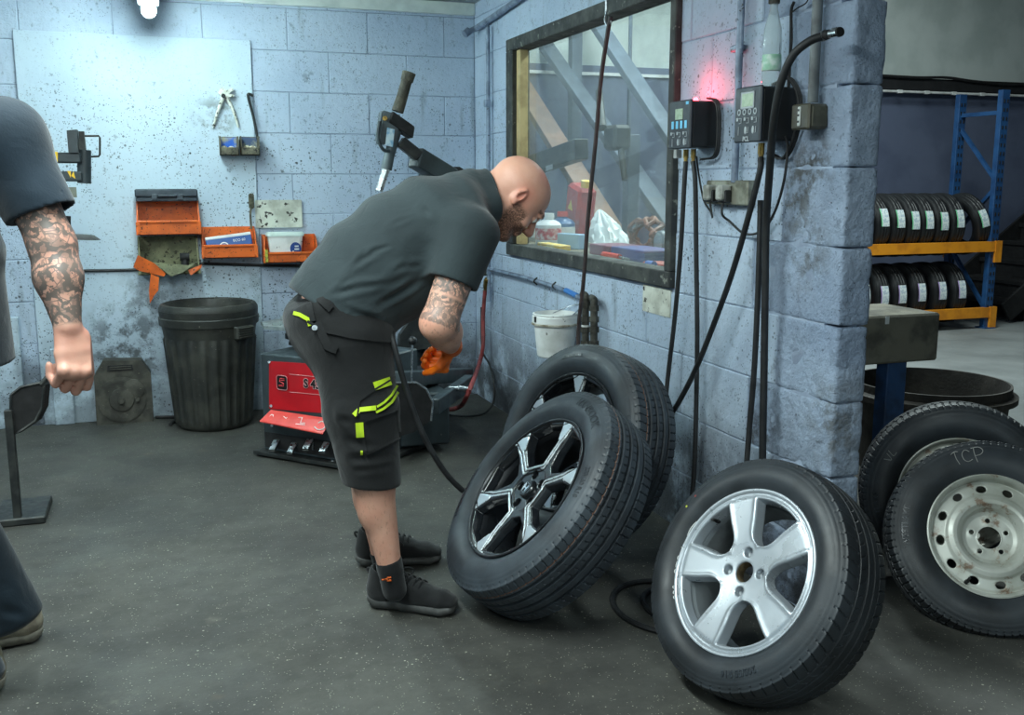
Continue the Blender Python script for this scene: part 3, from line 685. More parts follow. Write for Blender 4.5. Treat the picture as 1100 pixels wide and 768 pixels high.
for a0, c_, nm in ((159, (190, 196, 60), 'yellow_paint_dot'), (151, (160, 70, 62), 'red_paint_dot')):
    q = math.radians(a0); rr = .272 if a0 > 155 else .275; M = Matrix.Translation((rr*math.cos(q), rr*math.sin(q), float(side_z(np.array(rr), SR, SRt, Sw)))); obj(nm, lathe(NB(), [(0, .0012), (.003, .001), (.0036, -.001)], 12, M), mat(nm, c_, None, rough=.7), ty, False)
side_text('205/55 R16', .022, .262, -60, SR, SRt, Sw, M_letter, ty); 
for k, (a0, l_) in enumerate(((172, 22), (195, 14), (215, 10))):
    b = NB(); tube(b, [((SR+.004)*math.cos(math.radians(a)), (SR+.004)*math.sin(math.radians(a)), zf-.004+.002*math.sin(a*1.7)) for a in np.linspace(a0-l_/2, a0+l_/2, 8)], .0014, 5); obj('soap_trace', b, M_white, ty, False)
# two steel wheels
VRt, Vw, VR = .300, .088, .187; zf = Vw-.012; T_v = tyre_mesh(VRt, Vw, VR, 'van', N=756); D_v = steel_disc(VR, zf)
M_chalk = mat('chalk', (150, 150, 146), None, rough=.95)
def steel_wheel(label, C, az, el, spin, chalk):
    t = wheel_frame('steel_wheel', label, C, az, el, Vw, .012, 0., 'steel wheels leaning by the workbench'); ty = obj('tyre', T_v, None, t, False, rot=(0, 0, math.radians(spin)))
    b = lathe(NB(), [(VR-.0155, zf-.022), (VR-.013, zf-.010), (VR-.009, zf-.004), (VR-.004, zf), (VR, zf-.002), (VR-.003, zf-.010), (VR-.004, zf-.010)], 128); obj('rim_flange', b, M_steelw, t, False, 60)
    b = lathe(NB(), [(VR-.0155, zf-.022), (VR-.0165, zf-.034), (VR-.021, zf-.05), (VR-.024, -Vw*.6), (VR-.004, -Vw*.85)], 96); obj('rim_barrel', b, M_steelw, t, False, 60)
    obj('wheel_disc', D_v, None, t, False, rot=(0, 0, math.radians(spin))); valve(t, VR, zf, -118, M_blackm)
    for k in range(5): q = math.radians(20+72*k+spin)
    side_text('WESTLAKE', .026, .252, 178, VR, VRt, Vw, M_letter, ty); side_text('5.5Jx14H2   06 14', .010, .176, 118, VR-.03, VRt, Vw*.0, M_letter, t) if False else None
    for pts in chalk:
        b = NB(); P = []
        for x, y in pts:
            a = math.radians(104)-x/.246; r = .246+y; P.append((r*math.cos(a), r*math.sin(a), float(side_z(np.array(r), VR, VRt, Vw))+.0008))
        tube(b, P, .0011, 5, 5); obj('chalk_stroke', b, M_chalk, ty, False)
    return t
TCP = [[(-.048, .018), (-.036, .022), (-.026, .020)], [(-.036, .022), (-.040, 0), (-.038, -.020)], [(.004, .012), (-.006, .020), (-.018, .010), (-.020, -.008), (-.010, -.018), (.006, -.014)], [(.018, .022), (.016, .0), (.020, -.024)], [(.010, .022), (.032, .024), (.042, .012), (.034, .000), (.018, -.004)]]
W4 = steel_wheel('white steel wheel with round holes, its tyre chalk-marked, at the right edge', (2.305, 2.235, .268), -121, 30, 0., TCP)
CH2 = [[(-.15, .01), (-.14, -.012), (-.13, .01)], [(-.12, .012), (-.125, -.01), (-.11, -.012)]]
W5 = steel_wheel('steel wheel showing only its rim top, behind the chalk-marked one', (2.375, 2.455, .315), -124, 8, 17., CH2)
# ------------------------------------------------------------------ ceiling light
t = thing('ceiling_light', 'white tube light fitting ending at the top of the back wall', 'light', (.01, 4.9, 2.17))
obj('housing', box2(NB(), (-.045, 4.1, 2.19), (.06, 5.68, 2.26), .006), M_white, t); b = NB(); tube(b, [(.008, 4.12, 2.165), (.008, 5.64, 2.165)], .034, 16, smooth=False); obj('diffuser', b, emis('tube_glow', (222, 250, 250), 62), t)
b = lathe(NB(), [(0, .052), (.02, .050), (.034, .038), (.038, .02), (.038, -.03), (.0, -.03)], 20, basis((.008, 5.655, 2.163), (1, 0, 0), (0, 0, 1)) @ Matrix.Rotation(math.pi, 4, 'X')); obj('end_cap', b, M_white, t)
# ------------------------------------------------------------------ things on the back wall
def w3(u, v, d=0.): return onY(u, v, YB-d)
# cable along the wall
b = NB(); tube(b, [w3(u, v, .02) for u, v in ((36, 292), (80, 291), (140, 290), (160, 288))], .008, 8); obj('wall_cable', b, M_rubh, label='grey cable running along the back wall left of the orange bins', cat='cable', group=None)
b = NB(); tube(b, [w3(u, v, .02) for u, v in ((214, 283), (280, 285), (335, 286))], .008, 8); obj('wall_cable', b, M_rubh, label='dark cable along the back wall below the two single orange bins', cat='cable')
# conduit on right wall by the corner
def x3(u, v, d=0.): return onX(u, v, XR-d)
b = NB(); p = x3(524, 28, .03); tube(b, [Vector((p.x, p.y, p.z)), Vector((p.x, p.y, .62))], .012, 10, smooth=False)
beam(b, (p.x-.005, p.y, 1.72), (p.x-.005, p.y, 1.76), .034, .034, .004); cv = obj('conduit', b, M_gsteel, label='thin vertical blue-painted conduit near the back corner', cat='pipe')
b = NB(); a = x3(503, 33, .03); tube(b, [x3(500, 36, .09), x3(512, 30, .03), x3(530, 18, .03), x3(562, -4, .03)], .016, 10, smooth=False); cyl(b, x3(499, 37, .10), x3(504, 33, .07), .022); obj('pipe', b, M_gsteel, label='blue-painted pipe rising along the top of the right wall from the corner', cat='pipe')
# frozen white-painted pliers stuck to the board
M_wp = mat('white_overpaint', (214, 216, 206), (180, 182, 170), 30, .7, bump=.2, speck=(60, 60, 54), sscale=60, sth=.33)
t = thing('pliers', 'old painted-over pliers hanging open on the back wall board', 'pliers', w3(241, 115))
for a, c in (((240, 103), (229, 137)), ((243, 103), (256, 137))):
    b = NB(); m_ = ((a[0]+c[0])/2+(1.5 if c[0] > 240 else -.5), (a[1]+c[1])/2); tube(b, [w3(*a, .03), w3(*m_, .03), w3(*c, .02)], [.011, .006], 8); obj('handle', b, M_wp, t)
b = NB(); solid_poly(b, [w3(u, v, .045) for u, v in ((234, 100), (238, 93), (243, 97), (250, 94), (251, 97), (246, 100), (252, 102), (251, 104), (240, 105))], (0, .025, 0)); obj('jaw', b, M_wp, t)
b = cyl(NB(), w3(240, 103, .055), w3(240, 103, .01), .012); obj('pivot', b, M_dgrey, t)
b = NB(); tube(b, [w3(u, v, .03) for u, v in ((272, 103), (267, 101), (267, 106), (272, 125), (277, 150))], .0075, 8); obj('hook_tool', b, M_dgrey, label='black hooked steel bar standing in the small twin tray', cat='tool')
# small twin tray
t = thing('twin_tray', 'small grimy tray with two compartments under the pliers', 'tray', w3(257, 168))
M_tray = mat('grimy_tray', (104, 100, 84), (70, 66, 54), 20, .7, bump=.2, speck=(30, 30, 28), sscale=60, sth=.36)
for (u0, u1, cc) in ((236, 255, (40, 96, 190)), (258, 277, (66, 84, 116))):
    a = w3(u0, 167, .02); c = w3(u1, 147, .02); x0, x1, z0, z1 = a.x, c.x, a.z, c.z; b = NB(); th = .005; y0, y1 = YB-.10, YB-.012
    box2(b, (x0, y1-th, z0), (x1, y1, z1)); box2(b, (x0, y0, z0), (x1, y1, z0+th)); box2(b, (x0, y0, z0), (x1, y0+th, z0+.042)); box2(b, (x0, y0, z0), (x0+th, y1, z1)); box2(b, (x1-th, y0, z0), (x1, y1, z1)); k = obj('compartment', b, M_tray, t)
    b = NB(); box2(b, (x0+th+.002, y1-th-.004, z0+.045), (x1-th-.002, y1-th-.0005, z1-.003)); obj('back_label', b, mat('tray_label_%d' % u0, cc, (150, 150, 130), 25, .6), k)
    s = SDF((x0, y0, z0), (x1, y1, z0+.08), .004)
    for i in range(10): s.ell((random.uniform(x0+.018, x1-.018), random.uniform(y0+.02, y1-.02), z0+.03+random.uniform(0, .015)), (.014, .012, .009), k=.004)
    obj('wheel_weights', finish(s.mesh('w'), mat('mixed_weights', (206, 198, 170), (90, 84, 66), 60, .5), 180), None, t, kind='stuff')
# louvre bins
def bin_(name, label, u0, u1, vt, vf, vb, dep=.12, m=M_orange, tilt=0., inner=None):
    """open-fronted storage bin: vt back top, vf front lip, vb bottom"""
    a = onY(u0, vb, YB-.02); c = onY(u1, vt, YB-.02); x0, x1, z0, z1 = a.x, c.x, a.z, c.z; zf_ = onY(u0, vf, YB-.02-dep).z; zb = onY(u0, vb, YB-.02-dep).z; z0 = zb
    y1 = YB-.016; y0 = y1-dep; th = .006; t = thing(name, label, 'storage bin', ((x0+x1)/2, (y0+y1)/2, z0))
    obj('back_panel', box2(NB(), (x0, y1-th, z0), (x1, y1, z1), .001), m, t); obj('bin_floor', box2(NB(), (x0, y0, z0), (x1, y1, z0+th), .001), m, t)
    obj('front_panel', box2(NB(), (x0+.012, y0, z0), (x1-.012, y0+th, zf_), .001), m, t)
    obj('front_lip', box2(NB(), (x0+.004, y0-.009, zf_-.010), (x1-.004, y0+th+.002, zf_+.004), .003), m, t)
    for xa, s_ in ((x0, 1), (x1, -1)):
        P = [(xa, y0-.002, z0), (xa, y0-.002, zf_), (xa+s_*.004, y0+dep*.35, z1-.012), (xa, y1, z1), (xa, y1, z0)]; obj('side_panel', solid_poly(NB(), P, (s_*.007, 0, 0)), m, t)
        P = [(xa-s_*.004, y0-.012, z0+.0), (xa-s_*.004, y0-.012, zf_-.004), (xa+s_*.018, y0-.012, zf_+.0), (xa+s_*.012, y0-.012, z0+.012)]; obj('corner_flange', solid_poly(NB(), P, (0, .012, 0)), m, t)
    return t, (x0, x1, y0, y1, z0, z1, zf_)
t1, B1 = bin_('storage_bin', 'upper orange bin of the stacked pair, holding wheel weights, black case on top', 148, 213, 216, 238, 253)
x0, x1, y0, y1, z0, z1, zf_ = B1
random.seed(2); M_wt = mat('dull_weights', (92, 88, 84), (150, 148, 140), 30, .45, .6)
for i in range(9):
    p = Vector((x0+.03+(x1-x0-.06)*(i % 5)/4.4+random.uniform(0, .01), y0+.03+.03*(i//5), z0+.035+.022*(i//5))); b = NB(); box(b, p, (.036, .018, .03), .005, None); obj('wheel_weight', b, M_wt if i % 2 else M_dgrey, label='small steel wheel weight lying in the upper orange bin', cat='weight', group='wheel weights in the upper orange bin')
# black case on top
a = onY(147, 215, YB-.14); c = onY(210, 206, YB-.14); t = thing('socket_case', 'closed black plastic tool case lying on the top orange bin', 'tool case', ((a.x+c.x)/2, YB-.08, z1-.0))
zz = z1+.001; obj('lower_shell', box2(NB(), (x0+.004, y0+.005, zz), (x1-.010, y1, zz+.022), .004), mat('case_blue_black', (40, 50, 60), (60, 68, 76), 14, .5), t); obj('lid', box2(NB(), (x0, y0, zz+.024), (x1-.006, y1, zz+.066), .006), MC['case_blue_black'], t)
for q in (.3, .7): obj('latch', box(NB(), (x0+(x1-x0)*q, y0-.003, zz+.024), (.03, .008, .03), .002), MC['case_blue_black'], t)
obj('case_handle', box(NB(), ((x0+x1)/2, y0-.006, zz+.03), (.09, .012, .012), .003), MC['case_blue_black'], t)
M_olive = mat('olive_dirty_bin', (124, 126, 96), (92, 94, 72), 12, .7, bump=.2, speck=(60, 58, 44), sscale=50, sth=.34)
t2, B2 = bin_('storage_bin', 'lower bin of the stacked pair, olive inside with a broken orange front', 150, 212, 253, 291, 296, m=M_olive)
x0, x1, y0, y1, z0, z1, zf_ = B2
# broken front: torn shards
def shard(par, pts, d, m=M_orange, th=.006): return obj('torn_shard', solid_poly(NB(), [onY(u, v, YB-dd) for u, v, dd in pts], (0, th, 0)), m, par)
shard(t2, [(148, 274, .15), (166, 283, .17), (178, 294, .17), (176, 297, .17), (150, 291, .15), (143, 287, .15)], 0); shard(t2, [(162, 294, .16), (171, 298, .17), (170, 312, .16), (166, 317, .165), (161, 326, .16), (160, 312, .155)], 0)
shard(t2, [(202, 290, .15), (217, 284, .15), (216, 288, .15), (205, 296, .155)], 0); shard(t2, [(165, 282, .17), (202, 285, .16), (214, 280, .15), (196, 293, .17), (184, 297, .175)], 0, M_olive)
b = NB(); cyl(b, (x1-.10, y0+.05, z0+.09), (x1-.05, y0+.05, z0+.09), .022); cyl(b, (x1-.075, y0+.05, z0+.02), (x1-.075, y0+.05, z0+.09), .024, .018); obj('rubber_elbow', b, M_blackm, label='black rubber elbow fitting lying in the broken olive bin', cat='fitting')
t3, B3 = bin_('storage_bin', 'middle orange bin holding a blue and white carton', 217, 273, 243, 264, 278)
x0, x1, y0, y1, z0, z1, zf_ = B3
M = basis(((x0+x1)/2, y0+.045, zf_+.010), (1, 0, .12), (0, .25, 1)); t = thing('carton', 'blue and white carton lying tilted in the middle orange bin', 'box', M.translation)
obj('carton_body', box(NB(), (0, 0, 0), (x1-x0-.045, .056, .05), .003, M), mat('carton_blue', (20, 74, 140), None, rough=.4), t); obj('white_band', box(NB(), (0, .034, 0), (x1-x0-.045, .016, .052), .002, M), M_white, t)
b = NB(); bb = M @ Matrix.Translation((-.03, -.022, .0262)); lathe(b, [(.020, 0), (.026, 0)], 24, bb); obj('printed_arc', b, M_white, t); text('printed_words', 'ECO 60', .020, M @ Matrix.Translation((.055, .004, .0262)), M_white, t)
t4, B4 = bin_('storage_bin', 'right-hand orange bin holding a white tub, nearest the man\'s back', 282, 338, 251, 272, 283)
x0, x1, y0, y1, z0, z1, zf_ = B4
obj('label_strip', box2(NB(), (x0+.004, y0-.016, z0+.005), (x0+.020, y0-.011, zf_+.02), .001), mat('yellow_green_grime', (186, 180, 60), (70, 70, 50), 50, .6), t4)
t = thing('plastic_tub', 'white plastic tub with a blue round label standing in the right-hand orange bin', 'tub', ((x0+x1)/2-.03, y0+.05, z0+.01))
cx_, cy_ = (x0+x1)/2-.025, y0+.062; b = NB(); K = []
def rrect(w, h, r, n=5): return [(sx*(w/2-r)+r*math.cos(a), sy*(h/2-r)+r*math.sin(a)) for sx, sy, a0 in ((1, 1, 0), (-1, 1, 90), (-1, -1, 180), (1, -1, 270)) for a in [math.radians(a0+90*i/n) for i in range(n+1)]]
def loft(b, secs, M=None, cap=True):
    M = M or Matrix(); rg = [[b.verts.new(M @ Vector((x, y, z))) for x, y in P] for P, z in secs]
    for A, C in zip(rg, rg[1:]):
        for k in range(len(A)): b.faces.new([A[k], A[(k+1) % len(A)], C[(k+1) % len(A)], C[k]])
    if cap: b.faces.new(rg[0][::-1]); b.faces.new(rg[-1])
    return b
Mt = Matrix.Translation((cx_, cy_, z0+.008)); obj('tub_body', loft(NB(), [(rrect(.165, .074, .02), 0), (rrect(.195, .086, .022), .145)], Mt), M_white, t)
obj('tub_lid', loft(NB(), [(rrect(.208, .092, .024), .138), (rrect(.212, .094, .024), .150), (rrect(.20, .090, .024), .160)], Mt), mat('pale_green_lid', (214, 230, 224), (190, 208, 200), 8, .5), t)
Ml = basis((cx_+.052, cy_-.0405, z0+.078), (1, 0, 0), (0, 0, 1)); b = lathe(NB(), [(0, .0015), (.030, .0015), (.031, -.002)], 28, Ml @ Matrix.Diagonal((1, 1.15, 1, 1))); obj('round_label', b, mat('label_blue', (24, 60, 128), None, rough=.4), t); 
for dx, dz, wx, wz in ((.006, .012, .022, .008), (.006, -.004, .026, .009), (-.014, -.015, .007, .006)): obj('label_print', box(NB(), (cx_+.052+dx, cy_-.0428, z0+.078+dz), (wx, .001, wz)), M_white, t)
t = thing('wire_brush', 'dirty long-handled brush standing behind the middle orange bin', 'brush', w3(270, 243, .05)); b = NB(); tube(b, [w3(270, 246, .05), w3(269, 230, .05), w3(270, 222, .05)], .006, 8); obj('brush_handle', b, M_tray, t)
b = NB(); box(b, w3(270, 216, .05), (.030, .02, .085), .008); obj('bristles', b, mat('brush_bristle', (92, 90, 74), (60, 58, 46), 60, .9, bump=.8), t)
# ------------------------------------------------------------------ dustbin
P0 = onZ(232, 461); bx, by = P0.x+.0, min(P0.y+.19, 5.585); t = thing('dustbin', 'black ribbed plastic dustbin standing against the back wall, its loose lid sunk in', 'bin', (bx, by, 0))
M_bin = mat('bin_plastic', (38, 39, 36), (56, 56, 50), 9, .55, bump=.15, speck=(110, 108, 98), sscale=70, sth=.44)
hgt = .64; N_ = 144; b = NB(); rings = []
for i, z in enumerate([.0, .012, .03, .06, .2, .35, .48, .495, .50, .56, .562, .600, .606, .64, .645, .630, .60]):
    rr = .195+.052*z/.64; rr = [rr-.02, rr-.006][i] if i < 2 else rr
    if z in (.56,): rr += .006
    if z in (.562, .600): rr += .016
    if z in (.606, .64): rr += .010
    if i > 13: rr = .235-.006*(i-13)
    row = []
    for k in range(N_):
        a = 2*math.pi*k/N_; ph = (k % 6)/6; rib = .0075 if (.03 <= z <= .49 and i < 8 and ph < .49) else 0; row.append(b.verts.new((bx+(rr+rib)*math.cos(a), by+(rr+rib)*math.sin(a), z)))
    rings.append(row)
for A, C in zip(rings, rings[1:]):
    for k in range(N_): b.faces.new([A[k], A[(k+1) % N_], C[(k+1) % N_], C[k]])
b.faces.new(rings[0][::-1]); obj('bin_body', b, M_bin, t, smooth=40)
b = lathe(NB(), [(.246, .630), (.256, .634), (.256, .650), (.244, .668), (.232, .672), (.222, .664), (.216, .640), (.212, .622), (.0, .615)], 64, Matrix.Translation((bx, by, 0))); obj('bin_lid', b, M_bin, t)
b = NB(); hx = bx+.15; hy = by-.195; Mh = basis((bx+.155, by-.195, .53), (.78, .62, 0), (0, 0, 1)); box(b, (0, 0, .012), (.12, .07, .035), .008, Mh)
for k in range(5): box(b, (0, -.024+.012*k, .032), (.105, .005, .006), .001, Mh)
obj('bin_handle', b, M_bin, t)
# ------------------------------------------------------------------ cable reel case
a = onZ(104, 457); c = onZ(165, 456); t = thing('cable_reel_case', 'dusty black square cable reel case with carry handle on the floor by the back wall', 'cable reel', ((a.x+c.x)/2, a.y+.06, 0))
M_dust = mat('dusty_black_case', (52, 51, 46), (76, 74, 66), 12, .8, bump=.25, speck=(106, 102, 90), sscale=60, sth=.43)
wx = c.x-a.x; Mc = basis(((a.x+c.x)/2, a.y, 0), (1, 0.0, 0), (0, 0, 1))
body = [(-wx/2, 0), (wx/2, 0), (wx/2*1.0, .27), (wx/2*.70, .345), (-wx/2*.62, .355), (-wx/2*.98, .27)]
b = NB(); hole = [(-.075, .295), (.06, .295), (.055, .325), (-.07, .327)]; MM = Mc @ Matrix.Rotation(0, 4, 'Z')
b = prism(NB(), body, .13, Mc @ Matrix.Translation((0, 0, -.13))); obj('shell', b, M_dust, t, smooth=25)
b = prism(NB(), hole, .004, Mc); obj('handle_recess', b, M_blackm, t)
for k in range(2): obj('grip_bar', box(NB(), (-.006, .305+.012*k, .006), (.11, .005, .004), .001, Mc), M_dust, t)
b = lathe(NB(), [(.125, 0), (.125, .006), (.105, .010), (.095, .008), (.066, .008), (.062, .018), (.045, .022), (0, .022)], 48, Mc @ Matrix.Translation((-.01, .135, 0))); obj('drum_cover', b, M_dust, t)
b = lathe(NB(), [(.055, 0), (.055, .014), (.045, .018), (0, .018)], 32, Mc @ Matrix.Translation((.055, .19, 0))); obj('round_boss', b, M_dust, t)
b = cyl(NB(), Mc @ Vector((-.012, .135, .02)), Mc @ Vector((-.012, .135, .045)), .02, .016, 10); obj('crank_knob', b, M_dust, t); b = cyl(NB(), Mc @ Vector((.07, .135, .0)), Mc @ Vector((.07, .135, .03)), .014, .012, 10); obj('crank_knob', b, M_dust, t)
b = NB(); tube(b, [(c.x+.01, a.y+.05, .012), (c.x+.12, a.y-.0, .012), (bx-.23, by+.02, .012)], .009, 6); obj('floor_cable', b, M_blackm, label='black cable on the floor between the reel case and the dustbin', cat='cable')
# ------------------------------------------------------------------ wheel balancer arm at the left
YA = 4.4
t = thing('balancer_arm', 'grey steel machine arm with a wire loop and hazard stickers, beside the left man\'s sleeve', 'machine arm', onY(60, 170, YA))
def A(u, v, d=0): return onY(u, v, YA-d)
p = A(20, 170); q = A(94, 170); b = NB(); box2(b, (A(-60, 171).x, YA-.04, A(0, 175).z), (A(88, 171).x, YA+.04, A(0, 163.5).z), .006); obj('upper_arm', b, M_mgrey, t)
b = NB(); box2(b, (A(-60, 171).x, YA-.035, A(0, 195).z), (A(88, 171).x, YA+.035, A(0, 184).z), .006); obj('lower_arm', b, M_mgrey, t)
b = cyl(NB(), A(90.5, 197), A(90.5, 161), .026, None, 24); cyl(b, A(90.5, 180), A(90.5, 178.5), .028, None, 24); obj('pivot_tube', b, M_mgrey, t)
b = NB(); solid_poly(b, [A(71.5, 140, .05), A(82.5, 139, .05), A(84, 164, .05), A(73.5, 164, .05)], (0, .09, 0)); obj('bracket', b, M_mgrey, t, smooth=0)
b = NB(); solid_poly(b, [A(84.5, 141, .02), A(90, 141, .02), A(92, 161, .02), A(84.5, 162, .02)], (0, .05, 0)); obj('clamp_plate', b, M_dgrey, t, smooth=0)
b = NB(); tube(b, [A(88, 146), A(94, 146), A(106, 146), A(107.3, 148), A(107.3, 166), A(106, 168), A(96, 168.5)], .0045, 6, smooth=False); obj('wire_loop', b, M_dgrey, t)
M_haz = mat('hazard_yellow', (232, 190, 40), None, rough=.5)
obj('hazard_sticker', solid_poly(NB(), [A(52, 163.2, .042), A(62, 163, .042), A(62, 174, .042)], (0, .001, 0)), M_haz, t); obj('hazard_sticker', solid_poly(NB(), [A(72, 183.5, .037), A(76, 183.5, .037), A(76, 191, .037)], (0, .001, 0)), M_haz, t); obj('hazard_sticker', solid_poly(NB(), [A(76.5, 189, .037), A(79, 184, .037), A(81, 192, .037)], (0, .001, 0)), M_haz, t)
b = cyl(NB(), A(72, 255), A(72, 232), .014, None, 12); obj('disc_post', b, M_blackm, t); b = cyl(NB(), A(84, 256.5), A(84, 252), .085, .06, 28); obj('bead_disc', b, M_blackm, t)
# bead breaker shovel at far left
YS = 4.15
def S(u, v, d=0): return onY(u, v, YS-d)
t = thing('bead_breaker', 'black curved steel shovel blade on a bent arm by the left man\'s hand', 'bead breaker', S(12, 500))
P = [S(12, 424), S(22, 416), S(44, 411), S(47, 414), S(45, 438), S(38, 452), S(24, 462), S(14, 467), S(11, 450)]; obj('blade', solid_poly(NB(), P, (.02, .035, 0)), M_blackm, t, smooth=0)
b = NB(); tube(b, P+[P[0]], .006, 6, smooth=False); obj('blade_edge', b, M_dgrey, t)
b = NB(); tube(b, [S(44, 413), S(52, 404), S(60, 394), S(70, 386)], .010, 8); obj('lever', b, M_dgrey, t)
b = NB(); beam(b, S(9, 440), Vector((S(9, 440).x, YS, .0)), .03, .03, .003); box2(b, (S(-60, 0).x, YS-.03, 0), (S(3, 0).x, YS+.25, .03), .005); obj('post', b, M_dgrey, t)
# ------------------------------------------------------------------ tyre changer
F0, F1 = onZ(284, 489), onZ(372, 504); d = (F1-F0); d.z = 0; LW = .46; dx = d.normalized(); ny = Vector((dx.y, -dx.x, 0))   # ny points towards the camera
T0 = Matrix(((dx.x, -ny.x, 0, F0.x), (dx.y, -ny.y, 0, F0.y), (0, 0, 1, 0), (0, 0, 0, 1)))      # local: x right, y back, z up
t = thing('tyre_changer', 'tyre changing machine with a red front panel and pedals behind the bending man', 'tyre changer', F0)
def TL(u, v, yb): # pixel on the machine-local plane y = yb
    r = ray(u, v); o = F0-ny*yb; k = (o-EYE).dot(ny)/r.dot(ny); return EYE+r*k
zt = TL(285, 380, .0).z
obj('cabinet', box2(NB(), (0, 0, .03), (LW+.12, .48, zt), .006, T0), M_mgrey, t); obj('base_plate', box2(NB(), (-.035, -.04, 0.01), (LW+.16, .5, .03), .003, T0), M_dgrey, t)
Pp = [TL(u, v, -.004) for u, v in ((289, 388), (340, 391), (372, 446), (289, 439))]; M_red = mat('red_panel', (196, 22, 34), (178, 18, 30), 5, .38)
obj('front_panel', solid_poly(NB(), Pp, -ny*.006), M_red, t, smooth=0)
Pp = [TL(291, 440, -.01), TL(357, 450, -.01), TL(346.5, 465.5, -.09), TL(279, 452, -.09)]; M_red2 = mat('red_pedal_cover', (222, 74, 66), (205, 62, 56), 8, .4)
pc = obj('pedal_cover', solid_poly(NB(), Pp, (0, 0, -.005)), M_red2, t, smooth=0)
def oncov(u, v): # point on the pedal cover plane
    a, b_, c_ = Pp[0], Pp[1], Pp[2]; n_ = (b_-a).cross(c_-a).normalized(); r = ray(u, v); return EYE+r*((a-EYE).dot(n_)/r.dot(n_))+n_*(.003 if n_.z > 0 else -.003)
for L in ([[(288, 451), (292, 446), (294, 448), (290, 453), (288, 451)]], [[(302, 450), (308, 455)], [(305, 448), (311, 453)], [(302, 454), (309, 449)], [(304, 456), (311, 451)]], [[(321, 449), (325, 449), (323, 455), (328, 455)], [(318, 456), (328, 457)]], [[(342, 455), (346, 453), (350, 456), (348, 461), (342, 462), (338, 459)]]):
    b = NB()
    for pl in L: tube(b, [oncov(*q) for q in pl], .0028, 5, 3, smooth=len(pl) > 4)
    obj('pedal_symbol', b, M_white, pc)
for u, v in ((289, 389), (291, 436), (292, 457), (357, 468), (357, 496)): b = cyl(NB(), TL(u, v, .002), TL(u, v, -.010), .007, None, 8); obj('screw', b, M_steel, t)
o = TL(303, 411, -.0105); Mx = basis(o, dx, (0, 0, 1)); b = NB(); prism(b, rrect(.058, .062, .010), .0012, Mx); obj('logo_plate', b, mat('logo_black', (16, 14, 16), None, rough=.4), t)
b = NB(); tube(b, [Mx @ Vector((x, y, .0014)) for x, y in rrect(.064, .068, .012)+[rrect(.064, .068, .012)[0]]], .0014, 5, smooth=False); obj('logo_border', b, mat('logo_grey', (190, 150, 150), None, rough=.5), t)
for wv in (.0052, ):
    b = NB()
    for off in (0, .008): tube(b, [Mx @ Vector((x, y, .0022)) for x, y in ((.018, .020-off), (-.010-off*.3, .020-off), (-.014, .006), (.012-off*.2, -.002-off*.2), (.010, -.016+off), (-.018, -.018+off*.6))], .0018, 5, smooth=False)
    obj('logo_letter', b, mat('logo_red', (208, 60, 66), None, rough=.5), t)
text('model_number_outline', 'S 43', .056, basis(TL(335, 413, -.0095), dx, (0, 0, 1)), mat('outline_pale', (214, 176, 176), None, rough=.5), t, bold=.0042, extr=.0004)
text('model_number', 'S 43', .056, basis(TL(335, 413, -.0110), dx, (0, 0, 1)), mat('print_black', (20, 16, 18), None, rough=.5), t, bold=.0020)
for v_ in (402, 421): b = NB(); tube(b, [TL(311, v_, -.0105), TL(348, v_+3.5, -.0105)], .0012, 4, smooth=False); obj('pinstripe', b, MC['logo_grey'], t)
for i, (u, v) in enumerate(((292, 485), (311, 488), (328, 484), (346, 487))):
    p = TL(u, v, -.09); b = NB(); beam(b, TL(u+6, v-13, .0)+Vector((0, 0, .0)), p, .030, .008, .002); pd = obj('pedal', b, M_dgrey, t); b = NB(); q = TL(u+5, v-10, -.045); beam(b, q+Vector((0, 0, .009)), p+Vector((0, 0, .009)), .030, .005, .001); obj('pedal_plate', b, M_steel, pd)
obj('kick_slot', box2(NB(), (.01, -.002, .045), (LW-.03, .0, .12), 0, T0), M_blackm, t)
b = NB(); tube(b, [TL(336, 471, -.03), TL(336, 483, -.03)], .003, 6, smooth=False); obj('stop_rod', b, M_steel, t)
# turntable
tc = TL(306, 350, .25); zt2 = tc.z; b = lathe(NB(), [(0, .012), (.05, .012), (.052, .03), (.10, .012)], 8, Matrix.Translation(tc)); M_plate = mat('worn_turntable_steel', (176, 186, 186), (130, 140, 140), 12, .35, .7)
ctr = Vector((onY(322, 347, tc.y).x, tc.y, onY(322, 347, tc.y).z))
b = NB(); P = [(ctr.x+.20*math.cos(a)*(1 if k % 2 else .90), ctr.y+.20*math.sin(a)*(1 if k % 2 else .90), ctr.z-.012) for k, a in enumerate(np.linspace(0, 2*math.pi, 17)[:-1])]; solid_poly(b, P, (0, 0, .016)); obj('turntable', b, M_plate, t, smooth=20)
for q in (0, 90, 180, 270):
    b = NB(); c_ = ctr+Vector((.13*math.cos(math.radians(q+25)), .13*math.sin(math.radians(q+25)), .012)); box(b, c_, (.05, .04, .022), .005); obj('clamp_jaw', b, M_plate, t)
b = cyl(NB(), ctr-Vector((0, 0, .01)), ctr-Vector((0, 0, .05)), .045, .05); cyl(b, ctr-Vector((0, 0, .05)), ctr-Vector((0, 0, .075)), .075, .075); cyl(b, ctr-Vector((0, 0, .06)), Vector((ctr.x, ctr.y, zt)), .05, .06); obj('spindle', b, M_blackm, t)
